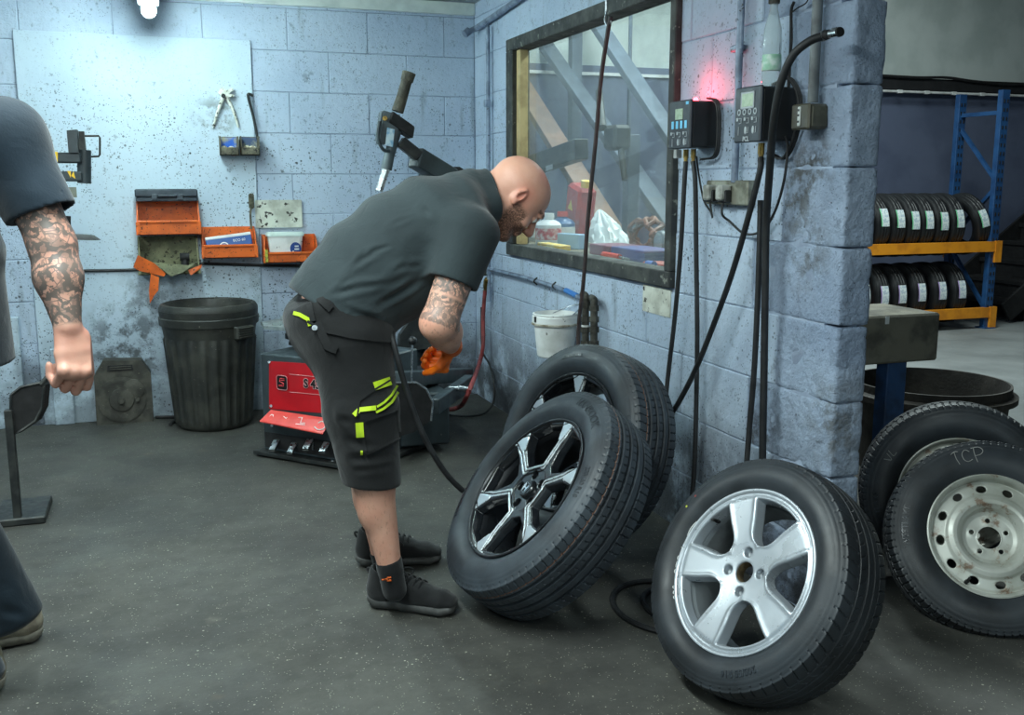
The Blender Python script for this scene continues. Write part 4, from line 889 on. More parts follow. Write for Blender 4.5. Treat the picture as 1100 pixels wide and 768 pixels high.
# side frame with arm, lever and shovel
YC = 4.75
def C(u, v, y=YC): return onY(u, v, y)
b = NB(); beam(b, C(424, 407, 4.5), C(502, 402, 5.15), .07, .07, .004); k = obj('side_rail', b, M_mgrey, t)
P = [C(418, 432, 4.55), C(425, 408, 4.6), C(468, 398, 5.0), C(504, 404, 4.9), C(505, 421, 4.9), C(470, 436, 4.6), C(462, 447, 4.5)]
b = NB(); box2(b, (C(415, 0).x, 4.62, 0.04), (C(470, 0).x, 5.25, .30), .008); obj('side_cabinet', b, M_mgrey, t)
b = NB(); beam(b, C(466, 437, 4.5), C(504, 410, 4.95), .05, .075, .004); obj('cross_rail', b, M_mgrey, t)
b = NB(); beam(b, C(425, 386, 5.1), C(480, 374, 5.35), .10, .10, .006); obj('rear_beam', b, M_mgrey, t)
b = cyl(NB(), C(482, 417, 4.7), C(492, 417, 4.7), .010, None, 10); cyl(b, C(492, 417, 4.7), C(502, 418, 4.7), .016, .012, 10); obj('air_coupling', b, M_steel, t)
b = NB(); tube(b, [C(442, 412, 4.45), C(442.5, 385, 4.45), C(443, 368, 4.45)], .005, 8, smooth=False); lv = obj('lever', b, M_steel, t); bmesh_ = NB(); bmesh.ops.create_uvsphere(bmesh_, u_segments=20, v_segments=12, radius=.021, matrix=Matrix.Translation(C(443, 366, 4.45))); obj('ball_knob', bmesh_, M_black, lv)
P = [C(424, 411, 4.35), C(447, 411, 4.35), C(458, 418, 4.35), C(465, 432, 4.35), C(463, 452, 4.35), C(445, 464, 4.35), C(426, 470, 4.35), C(422, 440, 4.35)]; obj('shovel', solid_poly(NB(), P, (.01, .03, 0)), M_blackm, t, smooth=0)
b = NB(); tube(b, P[:5], .005, 6, smooth=False); obj('shovel_edge', b, M_steel, t)
b = NB(); solid_poly(b, [C(430, 360, 5.1), C(447, 335, 5.1), C(468, 357, 5.1), C(470, 372, 5.1), C(428, 380, 5.1)], (0, .05, 0)); obj('motor_cover', b, M_dgrey, t, smooth=0)
# mounting column, swing arm and head
def K(u, v, y=4.95): return onY(u, v, y)
b = NB(); box2(b, (K(449, 0, 5.15).x, 5.12, .05), (K(463, 0, 5.15).x, 5.20, K(450, 186).z), .005); obj('column', b, M_mgrey, t)
b = NB(); beam(b, K(446, 169, 4.95), K(486, 193, 5.1), .075, .10, .005); obj('swing_arm', b, M_mgrey, t); b = NB(); beam(b, K(430, 152), K(450, 168), .055, .055, .004); obj('slide_bar', b, M_dgrey, t)
b = NB(); beam(b, K(484, 190, 5.1), K(491, 194, 5.12), .09, .115, .003); obj('arm_end_cap', b, M_blackm, t)
b = cyl(NB(), K(407, 205), K(416, 178), .020, None, 6); obj('hexagonal_shaft', b, mat('hex_shaft_steel', (200, 206, 208), (168, 174, 176), 20, .3, .8), t, smooth=20)
b = cyl(NB(), K(415, 182), K(419, 163), .028, .026, 20); cyl(b, K(419, 165), K(425, 140), .025, .03, 20); obj('shaft_sleeve', b, mat('sleeve_grey', (88, 100, 104), (70, 80, 84), 8, .45, .2), t)
b = NB(); solid_poly(b, [K(411, 118, 4.91), K(432, 124, 4.91), K(426, 150, 4.91), K(411, 156, 4.91), K(406, 152, 4.91)], (0, .09, 0)); bmesh.ops.bevel(b, geom=list(b.edges), offset=.008, segments=2, affect='EDGES'); obj('lock_body', b, mat('lock_body_grey', (82, 92, 96), (64, 72, 76), 8, .5), t)
b = NB(); solid_poly(b, [K(422, 119, 4.90), K(446, 136, 4.90), K(444, 149, 4.90), K(418, 131, 4.90)], (0, .11, 0)); bmesh.ops.bevel(b, geom=list(b.edges), offset=.006, segments=1, affect='EDGES'); obj('cam_housing', b, M_blackm, t)
b = cyl(NB(), K(413.5, 127, 4.90), K(413.5, 127, 4.88), .012, None, 10); obj('brass_button', b, M_brass, t)
obj('sticker', solid_poly(NB(), [K(416, 137, 4.905), K(424, 139, 4.905), K(422, 158, 4.905), K(414, 156, 4.905)], (0, .002, 0)), mat('pale_sticker', (196, 214, 222), (120, 170, 200), 40, .5), t)
b = NB(); tube(b, [K(408, 130, 4.90), K(406, 142, 4.90), K(407, 152, 4.90), K(412, 161, 4.90), K(419, 162, 4.90)], .008, 8); obj('trigger_guard', b, M_mgrey, t)
b = NB(); tube(b, [K(427, 120), K(432, 104), K(438, 82)], [.030, .026], 16); cyl(b, K(437, 87), K(439.5, 78), .031, .034, 16)
for q in range(10): pass
obj('grip', b, mat('worn_rubber_grip', (66, 64, 56), (90, 86, 74), 20, .8, bump=.6, bscale=60), t)
# air hoses by the corner
b = NB(); tube(b, [x3(523, 298, .04), x3(521, 312, .045)], .010, 10, smooth=False); cyl(b, x3(522.5, 300, .045), x3(521.5, 309, .045), .015, None, 6); obj('brass_connector', b, M_brass, label='brass air coupling at the top of the red hose in the corner', cat='coupling')
b = NB(); tube(b, [x3(521, 312, .045), x3(519, 340, .05), x3(519, 370, .06), x3(515, 390, .10), onZ(506, 436, .20)+Vector((-.0, .0, .10)), onZ(495, 448, .1)+Vector((0, 0, .06)), onZ(478, 440, .05), onZ(462, 436, .05)], .012, 8); obj('air_hose', b, mat('red_hose', (146, 62, 60), (110, 50, 50), 20, .6), label='red air hose hanging in the corner down to the machine', cat='hose')
b = NB(); tube(b, [x3(517, 330, .03), x3(518, 375, .04), x3(526, 392, .05), x3(531, 415, .06), x3(530, 432, .07), onZ(520, 444, .01), onZ(500, 447, .01), onZ(480, 445, .01), onZ(470, 444, .01)], .006, 6); obj('air_hose', b, M_rubh, label='thin black cable curving from the corner down onto the floor', cat='cable')
# ------------------------------------------------------------------ people
def skin_mat(name, base, red, tat=True):
    n = NT(name); c = n.mix(n.ramp(n.noise(9, 5), .35, .7), lin(base), lin(red))
    c = n.mix(n.math('MULTIPLY', n.attr('red'), .55), c, lin((196, 96, 80)))
    c = n.mix(n.math('MULTIPLY', n.attr('beard'), n.ramp(n.noise(260, 3, .7), .36, .56, .35, .95)), c, lin((74, 52, 40)))
    # tattoo: swirling ink lines and filled patches
    w = n.n('ShaderNodeTexWave', wave_type='RINGS'); w.inputs['Scale'].default_value = 13; w.inputs['Distortion'].default_value = 14; w.inputs['Detail'].default_value = 3; w.inputs['Detail Scale'].default_value = 2.2
    n.l(n.co(), w.inputs['Vector']); l1 = n.ramp(w.outputs['Fac'], .38, .52, 1, .0)
    v = n.vor(44, feature='DISTANCE_TO_EDGE'); l2 = n.ramp(v, .02, .07, 1, 0); fill = n.ramp(n.noise(30, 4, .6, dist=1.2), .44, .54, 0, .62)
    ink = n.math('MAXIMUM', n.math('MAXIMUM', n.math('MULTIPLY', l1, .95), n.math('MULTIPLY', l2, .8)), fill)
    c = n.mix(n.math('MULTIPLY', n.math('MULTIPLY', ink, n.attr('tattoo')), .86), c, lin((62, 74, 74)))
    hair = n.ramp(n.noise(150, 4, .7, vec=n.stretch((1, 1, .35))), .56, .66); c = n.mix(n.math('MULTIPLY', hair, n.math('MULTIPLY', n.attr('hair'), .6)), c, lin((96, 66, 50)))
    n.set(c, .46, normal=n.bump(n.noise(140, 4), .12, .003)); n.b.inputs['Subsurface Weight'].default_value = .12; n.b.inputs['Subsurface Radius'].default_value = (.012, .005, .003); n.b.inputs['Subsurface Scale'].default_value = .5
    return n.m
M_skin = skin_mat('skin', (214, 164, 142), (204, 148, 126)); M_skin2 = skin_mat('skin_ruddy', (204, 158, 138), (190, 138, 120))
def cloth(name, a, c, rough=.85, bs=260, dirt=None):
    n = NT(name); col = n.mix(n.ramp(n.noise(4, 5), .35, .7), lin(a), lin(c))
    if dirt: col = n.mix(n.ramp(n.noise(11, 6, .7), .60, .75, 0, .5), col, lin(dirt))
    n.set(col, rough, normal=n.bump(n.noise(bs, 3), .25, .002, n.bump(n.noise(14, 4, .5, dist=.8), .35, .012))); n.b.inputs['Sheen Weight'].default_value = .14; n.b.inputs['Specular IOR Level'].default_value = .25
    return n.m
M_shirt = cloth('charcoal_green_cotton', (46, 56, 59), (39, 48, 51)); M_short = cloth('black_work_twill', (25, 26, 27), (19, 20, 21), dirt=(44, 42, 39))
M_shirt2 = cloth('petrol_blue_cotton', (20, 34, 45), (17, 29, 38)); M_trou = cloth('navy_work_trousers', (20, 34, 44), (15, 26, 34))
M_sock = cloth('black_sock', (20, 21, 23), (26, 27, 29)); M_shoe = cloth('black_knit_upper', (24, 25, 26), (32, 33, 34), bs=420); M_sole = mat('charcoal_foam_sole', (60, 61, 60), (76, 76, 74), 20, .6, bump=.15)
M_lime = mat('lime_tape', (196, 222, 40), (170, 200, 40), 20, .5); M_eye = mat('eye_white', (214, 208, 200), None, rough=.2); M_iris = mat('iris_dark', (50, 40, 34), None, rough=.2)
def ax(F, U): F = np.array(F, float); F /= np.linalg.norm(F); U = np.array(U, float); U -= F*(U@F); U /= np.linalg.norm(U); return F, U, np.cross(F, U)
def head(s, c, F, U, sc=1.):
    """c = point between the ears at eye height; F forward, U up (crown). Returns helper to place features"""
    F, U, S = ax(F, U); c = np.array(c, float); P = lambda f, u, sd=0.: c+sc*(F*f+U*u+S*sd); A = (F, U, S)
    s.ell(P(-.012, .030), np.array((.101, .089, .078))*sc, A, .01); s.ell(P(.030, .020), np.array((.064, .084, .066))*sc, A, .02)
    s.ell(P(.028, -.045), np.array((.060, .062, .060))*sc, A, .03)                          # cheeks and jaw
    s.bone(P(.0, -.065, .048), P(.070, -.098, .014), .016*sc, .015*sc, .03); s.bone(P(.0, -.065, -.048), P(.070, -.098, -.014), .016*sc, .015*sc, .03)
    s.ell(P(.076, -.100), np.array((.020, .017, .024))*sc, A, .02)                          # chin
    s.bone(P(.090, .026, .036), P(.090, .026, -.036), .0125*sc, None, .014)                   # brow
    for k in (1, -1):
        s.ell(P(.106, .001, .031*k), np.array((.017, .012, .019))*sc, A, .010, True)        # socket
        s.ell(P(.082, .001, .032*k), np.array((.0140, .0130, .0145))*sc, A, .003)
        s.ell(P(.068, -.035, .042*k), np.array((.022, .020, .018))*sc, A, .02)              # cheekbone
        # ear
        e = P(-.010, -.004, .073*k); Fe = F*.9+S*.35*k; s.ell(e, np.array((.018, .031, .010))*sc, ax(Fe, U), .006); s.ell(e+sc*(S*.009*k+F*.003+U*.004), np.array((.009, .017, .007))*sc, ax(Fe, U), .005, True); s.bone(P(-.010, .020, .080*k), P(-.020, -.002, .082*k), .005*sc, None, .004); s.ell(P(-.002, -.031, .073*k), .007*sc, None, .004)
    s.bone(P(.092, .018), P(.120, -.024), .0095*sc, .0125*sc, .012); s.ell(P(.119, -.030), np.array((.015, .012, .014))*sc, A, .006)   # nose
    for k in (1, -1): s.ell(P(.107, -.035, .012*k), np.array((.010, .008, .008))*sc, A, .005)
    s.ell(P(.088, -.056), np.array((.016, .014, .028))*sc, A, .012)
    s.bone(P(.099, -.057, .018), P(.099, -.057, -.018), .0055*sc, None, .005); s.bone(P(.096, -.069, .015), P(.096, -.069, -.015), .0065*sc, None, .005)
    s.bone(P(.108, -.063, .022), P(.108, -.063, -.022), .0022*sc, None, .004, sub=True)
    return P, A
def hand(s, W, D, Nn, side, curl=(55, 60, 40), sc=1., thumb=35, r=1., k=.006):
    """W wrist, D direction towards the fingers, Nn back-of-hand normal, side +1/-1 for thumb side along D x Nn"""
    D, Nn, S = ax(D, Nn); S = S*side; W = np.array(W, float); P = lambda d, n, t: W+sc*(D*d+Nn*n+S*t)
    s.bone(P(0, 0, 0), P(.045, 0, .002), (.027*sc, .019*sc), (.038*sc, .016*sc), k, lat=S); s.bone(P(.045, 0, .002), P(.085, .001, 0), (.038*sc, .016*sc), (.040*sc, .014*sc), k, lat=S)
    L = ((.046, .028, .022), (.050, .032, .024), (.046, .030, .022), (.036, .022, .020))
    for i in range(4): s.ell(P(.086-.004*abs(i-1), .0075, .030-.0195*i), .0115*sc, None, .006)
    for i in range(4):
        t = .030-.0195*i; p = P(.088-.004*abs(i-1), 0, t); a = 0.
        for j in range(3):
            a += curl[j]*(1+.06*i); ca, sa = math.cos(math.radians(a)), math.sin(math.radians(a)); q = p+sc*L[i][j]*(D*ca-Nn*sa-S*.02*(i-1.5)); rr = (.0098-.0009*j-.0007*(i == 3))*sc*r
            s.bone(p, q, rr, rr*.94, .0035); p = q
    p = P(.018, -.006, .026); a = math.radians(thumb); d1 = D*math.cos(a)+S*math.sin(a)-Nn*.35; d1 /= np.linalg.norm(d1); q = p+d1*.040*sc; s.bone(p, q, .015*sc, .012*sc*r, .01)
    d2 = D*math.cos(a*.3)+S*math.sin(a*.3)-Nn*.6; d2 /= np.linalg.norm(d2); q2 = q+d2*.032*sc; s.bone(q, q2, .0115*sc*r, .0105*sc*r, .003); q3 = q2+(D*.7-Nn*.7)*.024*sc; s.bone(q2, q3, .0105*sc*r, .009*sc*r, .003)
def shoe(par, heel, toe, near, mats, laces=True, up=(0, 0, 1), mid=None):
    """heel and toe: points on the sole line; builds sole, upper, laces"""
    h = np.array(heel, float); D = np.array(toe, float)-h; L = np.linalg.norm(D); D /= L; U = np.array(up, float); U -= D*(U@D); U /= np.linalg.norm(U); S = np.cross(D, U); P = lambda d, u, t=0.: h+D*d*L+U*u+S*t
    lo = np.minimum(h, h+D*L)-.09; hi = np.maximum(h, h+D*L)+.15; s = SDF(lo, hi, .0042)
    s.bone(P(.12, .024), P(.42, .022), (.040, .027), (.039, .024), .01, lat=S, cap=1.1); s.bone(P(.42, .020), P(.80, .018), (.039, .024), (.051, .022), .01, lat=S); s.bone(P(.80, .018), P(.90, .022), (.050, .022), (.042, .019), .01, lat=S)
    s.bone(P(.08, .034), P(.12, .026), (.034, .028), None, .01, lat=S); s.cut(P(0, .0), -U); s.cut(P(0, .040), U, .006)
    m = s.mesh('sole'); relax(m, 1); so = obj('sole', finish(m, mats[1], 180), None, par)
    s = SDF(lo, hi, .0042); s.bone(P(.13, .052), P(.45, .052), (.038, .034), (.041, .036), .01, lat=S); s.bone(P(.45, .050), P(.80, .044), (.043, .038), (.047, .025), .012, lat=S); s.bone(P(.80, .042), P(.91, .038), (.046, .024), (.038, .016), .012, lat=S)
    s.bone(P(.15, .06), P(.20, .105), (.044, .050), (.046, .056), .015, lat=S); s.bone(P(.26, .100), P(.62, .066), (.032, .016), (.038, .016), .02, lat=S)
    s.bone(P(.215, .112), P(.225, .17), (.038, .046), (.040, .050), .006, lat=S, sub=True); s.cut(P(0, .030), -U)
    m = s.mesh('upper'); relax(m, 1); uo = obj('upper', finish(m, mats[0], 180), None, par)
    if laces:
        for q in (.36, .42, .48, .54, .60):
            hh = .128-.0944*(q-.26); b = NB(); tube(b, [P(q+.02, hh-.018, -.031), P(q, hh-.001, -.012), P(q-.01, hh-.0, .012), P(q-.02, hh-.018, .031)], .0032, 6); obj('lace', b, mats[0], uo)
        for t_ in (-1, 1):
            b = NB(); tube(b, [P(.33, .105, 0), P(.40, .128, .014*t_), P(.47, .118, .03*t_), P(.42, .098, .022*t_), P(.34, .103, 0), P(.5, .088, .034*t_), P(.53, .062, .04*t_)], .0026, 6); obj('lace', b, mats[0], uo)
        b = NB(); tube(b, [P(.04, .095), P(-.0, .112), P(.0, .122), P(.05, .118)], .004, 6); obj('pull_tab', b, mats[0], uo)
    return so, uo, P

# ---------------- the bending man
J = lambda u, v, y: np.array(onY(u, v, y))
man = thing('person', 'bald bearded man in grey T-shirt and black shorts bending forward, orange gloves on', 'person', (.60, 3.0, 0))
YC1 = 3.0
hc = J(553, 211, 2.99); Fv = J(553+27.5, 211+41, 2.99)-hc; Uv = J(553+41, 211-29.5, 2.99)-hc; Uv = Uv+np.array((0, -.004, 0))
s = SDF((.18, 2.66, 0.02), (1.18, 3.42, 1.44), .0037)
HP, HA = head(s, hc, Fv, Uv, 1.0)
nk = J(512, 216, 3.0); s.bone(nk, HP(-.045, -.045), (.066, .066), (.060, .062), .03); s.bone(J(524, 214, 3.0), HP(.0, -.070), .046, .046, .03)
# trunk (under the shirt), arms
st = [(372, 330, .155, .135), (400, 290, .150, .140), (432, 260, .155, .135), (468, 238, .165, .115), (500, 224, .14, .085), (514, 217, .07, .065)]
for a, c in zip(st, st[1:]): s.bone(J(a[0], a[1], 3.0), J(c[0], c[1], 3.0), (a[2], a[3]), (c[2], c[3]), .03, lat=(0, 1, 0))
shR, elR, wrR = J(506, 250, 2.80), J(472, 345, 2.765), J(485, 372, 2.945)
s.bone(shR, elR, (.058, .060), (.050, .052), .03); s.bone(elR+np.array((.0, .0, -.004)), elR*.55+wrR*.45, (.050, .052), (.050, .050), .02); s.bone(elR*.6+wrR*.4, wrR, (.050, .050), (.031, .028), .02); s.ell(elR+np.array((-.014, -.004, -.012)), .034, None, .03)
shL, elL, wrL = J(506, 248, 3.20), J(462, 312, 3.33), J(446, 322, 3.14)
s.bone(shL, elL, .056, .048, .03); s.bone(elL, wrL, .046, .029, .02)
# legs
legs = []
for sy, hip, knee, calf, ank in ((-1, J(376, 365, 2.90), J(397, 470, 2.86), J(402, 520, 2.845), J(419, 610, 2.83)), (1, J(380, 362, 3.10), J(392, 468, 3.15), J(397, 512, 3.16), J(409, 590, 3.20))):
    s.bone(hip, knee, .092, .060, .03); s.bone(knee, calf, .058, .060, .03); s.bone(calf, ank, .058, .0345, .02); s.ell(calf*.75+ank*.25+np.array((-.018, 0, 0)), (.045, .045, .07), None, .03); s.bone(ank, ank+np.array((.004, 0, -.04)), .032, .028, .01); legs.append((hip, knee, calf, ank))
me = s.mesh('body'); V = relax(me, 2)
Pl = HP(0, 0); rel = (V-Pl); f_ = rel@HA[0]; u_ = rel@HA[1]; sd = np.abs(rel@HA[2]); dh = np.linalg.norm(rel, axis=1)
beard = sstep(-.006, -.026, u_+.012*(f_ < .02)*0)*sstep(-.01, .012, f_)*(dh < .16); beard *= 1-sstep(.112, .118, f_)*(u_ > -.045); beard *= np.where((f_ > .06) & (u_ > -.044) & (sd > .0), 1-sstep(-.052, -.038, u_), 1)
brow = np.exp(-((u_-.026-.12*(.03-np.abs(sd-.03)))/.0055)**2)*(f_ > .072)*(sd > .008)*(sd < .056); beard = np.clip(beard+brow*1.6, 0, 1)
red = np.exp(-((sd-.078)/.012)**2)*np.exp(-(f_/.03)**2)*np.exp(-(u_/.04)**2)+.4*np.exp(-((f_-.118)/.015)**2)*np.exp(-((u_+.03)/.02)**2)
def along(V, a, c): w = c-a; return ((V-a)@w)/(w@w), np.linalg.norm(V-a-np.clip(((V-a)@w)/(w@w), 0, 1)[:, None]*w, axis=1)
ta, da = along(V, shR, elR); tf, dfm = along(V, elR, wrR)
tat = ((da < .075) & (ta < 1.05) & (V[:, 1] < 2.95)).astype(float)*sstep(.55, .60, np.abs(ta-.74)*0+ta*0+1)*(1-.0*ta); tat *= 1-.9*np.exp(-((ta-.735)/.018)**2); tat = np.maximum(tat*np.where(ta > .78, .8, 1), 0)*(dh > .17)
hairm = ((dfm < .08) & (V[:, 1] < 3.0)).astype(float)*.9+.5*(V[:, 2] < .55); hairm *= (dh > .17)
attr(me, 'beard', beard); attr(me, 'red', red); attr(me, 'tattoo', tat); attr(me, 'hair', hairm)
body = obj('body', finish(me, M_skin, 180), None, man)
for k in (1, -1):
    e = HP(.0858, .0005, .0335*k); b = NB(); bmesh.ops.create_uvsphere(b, u_segments=16, v_segments=10, radius=.0118, matrix=Matrix.Translation(e)); eo = obj('eye', b, M_eye, man, smooth=180)
    b = NB(); g = Vector(HA[0]*.9+HA[1]*-.35).normalized(); q = Vector(e)+g*.0085; lathe(b, [(0, .0042), (.0045, .0034), (.0058, .0012)], 14, basis(q, frame_of(g)[0], frame_of(g)[1])); obj('iris', b, M_iris, eo)
# T-shirt
s = SDF((.10, 2.62, .86), (1.02, 3.42, 1.50), .0048)
st = [(356, 338, .170, .158), (378, 318, .178, .162), (400, 290, .180, .166), (432, 262, .186, .160), (466, 238, .196, .142), (496, 222, .175, .105)]
for a, c in zip(st, st[1:]): s.bone(J(a[0], a[1], 3.0), J(c[0], c[1], 3.0), (a[2], a[3]), (c[2], c[3]), .04, lat=(0, 1, 0), cap=.6)
s.bone(J(496, 222, 3.0), J(514, 215, 3.0), (.15, .10), (.098, .100), .03, lat=(0, 1, 0), cap=.4); s.bone(J(510, 217, 3.0), J(534, 208, 3.0), (.098, .099), (.078, .082), .015, lat=(0, 1, 0), cap=.4)
s.ell(J(436, 305, 3.0), (.13, .15, .10), None, .06)
for yy_ in (2.93, 3.07): s.bone(J(505, 226, yy_), J(530, 219, yy_), .050, .040, .03)
hemc = J(485, 291, 2.78)
for sh, el in ((shR, elR), (shL, elL)):
    w = (el-sh)/np.linalg.norm(el-sh); pc = sh+w*.155; s2 = SDF((.10, 2.62, .86), (1.02, 3.42, 1.50), .0048)
    s2.bone(sh+np.array((-.002, 0, .004)), sh+w*.20, (.082, .088), (.068, .070), .05, cap=.9); s2.cut(pc, w, .002); s2.bone(pc-w*.03, pc+w*.08, .056, .059, .003, sub=True); s.comb(s.grid()[0], s2.F, .05)
hd = J(372, 330, 3.0)-J(432, 262, 3.0); hd = hd/np.linalg.norm(hd)+np.array((0, 0, -.25)); hp = J(344, 352, 3.0)
nd_ = J(500, 222, 3.)-hp; s.bone(J(556, 200, 3.0), J(531, 209.5, 3.0), .066, .068, .004, cap=.12, sub=True)
cn = J(560, 205, 3.0)-J(510, 216, 3.0); s.cut(J(527, 211, 3.0), cn, .004, lo=J(505, 290, 3.12)-np.array((0, .24, 0)), hi=J(620, 160, 3.12))
s.cut(J(338, 326, 3.0), hd, .004)
me = s.mesh('t_shirt'); relax(me, 2)
CR = []
yf = 2.83
for (a, c, w, dp) in (((352, 302), (415, 262), .012, .006), ((345, 318), (430, 300), .012, .007), ((372, 262), (420, 225), .012, .005), ((400, 330), (455, 300), .014, .008), ((370, 330), (410, 345), .012, .007), ((440, 250), (478, 262), .012, .007), ((452, 222), (480, 246), .012, .006), ((480, 246), (470, 288), .012, .008), ((420, 290), (462, 280), .012, .006), ((408, 245), (450, 228), .010, .004), ((395, 310), (440, 280), .011, .006), ((360, 290), (390, 252), .010, .004)):
    CR.append((J(*a, yf), J(*c, yf-.01), w*.8, dp*1.1))
rnd_ = random.Random(3)
for k in range(26):
    t_ = rnd_.random(); u_ = 345+150*t_; v_ = 335-120*t_+rnd_.uniform(-55, 45)*.9; l_ = rnd_.uniform(18, 42); an_ = math.radians(rnd_.choice((40, 50, 28, 60, 15))); CR.append((J(u_, v_, yf), J(u_+l_*math.cos(an_), v_-l_*math.sin(an_), yf), rnd_.uniform(.005, .009), rnd_.uniform(.0018, .0035)))
creases(me, CR); shirt = obj('t_shirt', finish(me, M_shirt, 180), None, man)
b = NB(); ring = []
for k in range(25):
    a = 2*math.pi*k/24; ctr = J(526, 211.5, 3.0); F_, U_, S_ = ax(cn, (0, 1, 0)); ring.append(ctr+U_*.079*math.cos(a)+S_*.082*math.sin(a))
tube(b, ring, .0065, 8, 2); obj('collar', b, M_shirt, shirt)
# shorts
s = SDF((.10, 2.66, .36), (.86, 3.40, 1.12), .0048)
s.bone(J(352, 318, 3.0), J(376, 348, 3.0), (.165, .150), (.180, .158), .03, lat=(0, 1, 0), cap=.5); s.ell(J(366, 352, 3.0), (.150, .180, .13), None, .05)
s.bone(J(378, 375, 2.915), J(388, 440, 2.875), (.112, .122), (.100, .108), .05, lat=(0, 1, 0)); s.bone(J(388, 440, 2.875), J(400, 520, 2.85), (.100, .108), (.086, .086), .03, lat=(0, 1, 0), cap=.6)
s.bone(J(380, 372, 3.085), J(386, 440, 3.13), (.108, .118), (.098, .104), .04, lat=(0, 1, 0)); s.bone(J(386, 440, 3.13), J(394, 512, 3.16), (.098, .104), (.084, .086), .03, lat=(0, 1, 0), cap=.6)
hemz = float(J(400, 519, 2.85)[2]); s.cut(J(399, 519, 2.85), (-.08, 0, -1), .003); s.cut(J(345, 306, 3.0), J(352, 318, 3.)-J(376, 352, 3.), .004)
s.bone(J(396, 500, 2.852), J(401, 530, 2.848), .072, .074, .003, sub=True); s.bone(J(391, 495, 3.155), J(396, 530, 3.165), .070, .072, .003, sub=True)
me = s.mesh('work_shorts'); relax(me, 2)
CR = [(J(*a, 2.78), J(*c, 2.78), w, d) for a, c, w, d in (((330, 375), (372, 388), .012, .006), ((345, 430), (372, 445), .012, .008), ((352, 447), (380, 455), .012, .008), ((360, 470), (405, 480), .012, .006), ((365, 495), (420, 488), .012, .007), ((410, 400), (428, 430), .010, .005), ((380, 505), (420, 500), .010, .006), ((340, 400), (360, 425), .012, .006))]
creases(me, CR); shorts = obj('work_shorts', finish(me, M_short, 180), None, man)
Vs = [Vector(v) for v in get_co(me)]; bv = BVHTree.FromPolygons(Vs, [tuple(p.vertices) for p in me.polygons])
ms = get_co(shirt.data); bs_ = BVHTree.FromPolygons([Vector(v) for v in ms], [tuple(p.vertices) for p in shirt.data.polygons])
def on(u, v, off=.003, tree=None):
    r = ray(u, v).normalized(); h = (tree or bv).ray_cast(EYE, r)
    return (h[0]-r*off) if h[0] else EYE+r*3.0
def strip(pts, wid, mt, par, nm, tree=None, off=.003, th=.003):
    """flat tape laid over the cloth"""
    b = NB(); P = []
    for i in range(len(pts)-1):
        for k in range(5): t_ = k/5; P.append((pts[i][0]+(pts[i+1][0]-pts[i][0])*t_, pts[i][1]+(pts[i+1][1]-pts[i][1])*t_))
    P.append(pts[-1]); A = []; C = []
    for i, (u, v) in enumerate(P):
        a = P[max(0, i-1)]; c = P[min(len(P)-1, i+1)]; dx_, dy_ = c[0]-a[0], c[1]-a[1]; l_ = math.hypot(dx_, dy_) or 1; nx, ny_ = -dy_/l_*wid/2, dx_/l_*wid/2
        A.append(on(u+nx, v+ny_, off, tree)); C.append(on(u-nx, v-ny_, off, tree))
    va = [b.verts.new(p) for p in A]; vc = [b.verts.new(p) for p in C]; dd = [(ray(*p).normalized())*-th for p in P]
    va2 = [b.verts.new(p+d) for p, d in zip(A, dd)]; vc2 = [b.verts.new(p+d) for p, d in zip(C, dd)]
    for i in range(len(P)-1):
        for q in ([va2[i], va2[i+1], vc2[i+1], vc2[i]], [va[i], vc[i], vc[i+1], va[i+1]], [va[i], va[i+1], va2[i+1], va2[i]], [vc[i], vc2[i], vc2[i+1], vc[i+1]]): b.faces.new(q)
    return obj(nm, b, mt, par)
strip([(315, 336), (322, 338), (331, 343), (333, 350)], 4.2, M_lime, shorts, 'lime_piping'); strip([(405, 437), (413, 432), (421, 424), (427, 414)], 2.4, M_lime, shorts, 'lime_piping'); strip([(404, 443), (412, 439), (421, 432), (428, 421)], 2.6, M_lime, shorts, 'lime_piping')
strip([(402, 415), (420, 409)], 9, M_lime, shorts, 'lime_patch'); strip([(386, 454), (387, 470)], 8.5, M_lime, shorts, 'lime_patch'); strip([(380, 446), (386, 440), (404, 438)], 5, M_lime, shorts, 'lime_piping'); strip([(388.5, 484), (388.5, 489)], 2.5, M_lime, shorts, 'lime_patch')
strip([(384, 447), (386, 430), (400, 420), (425, 405)], 2, M_short, shorts, 'pocket_seam', off=.004); strip([(392, 452), (428, 440), (430, 470), (394, 488), (390, 470)], 2.5, M_short, shorts, 'pocket_edge', off=.005, th=.005)
strip([(330, 345), (350, 356), (378, 362), (410, 366), (425, 366)], 3, M_short, shorts, 'pocket_seam', off=.005); strip([(340, 346), (352, 372), (362, 376)], 9, M_short, shorts, 'holster_pocket', off=.004, th=.005)
strip([(326, 300), (345, 322), (356, 332)], 8, M_short, shorts, 'belt', off=.004, th=.004) 
strip([(330, 318), (336, 345)], 6, M_short, shorts, 'belt_loop', off=.005, th=.004)
p = on(338, 352, .010); b = cyl(NB(), p, p+ray(338, 352).normalized()*-.006, .008, None, 12); obj('snap_button', b, M_steel, shorts)
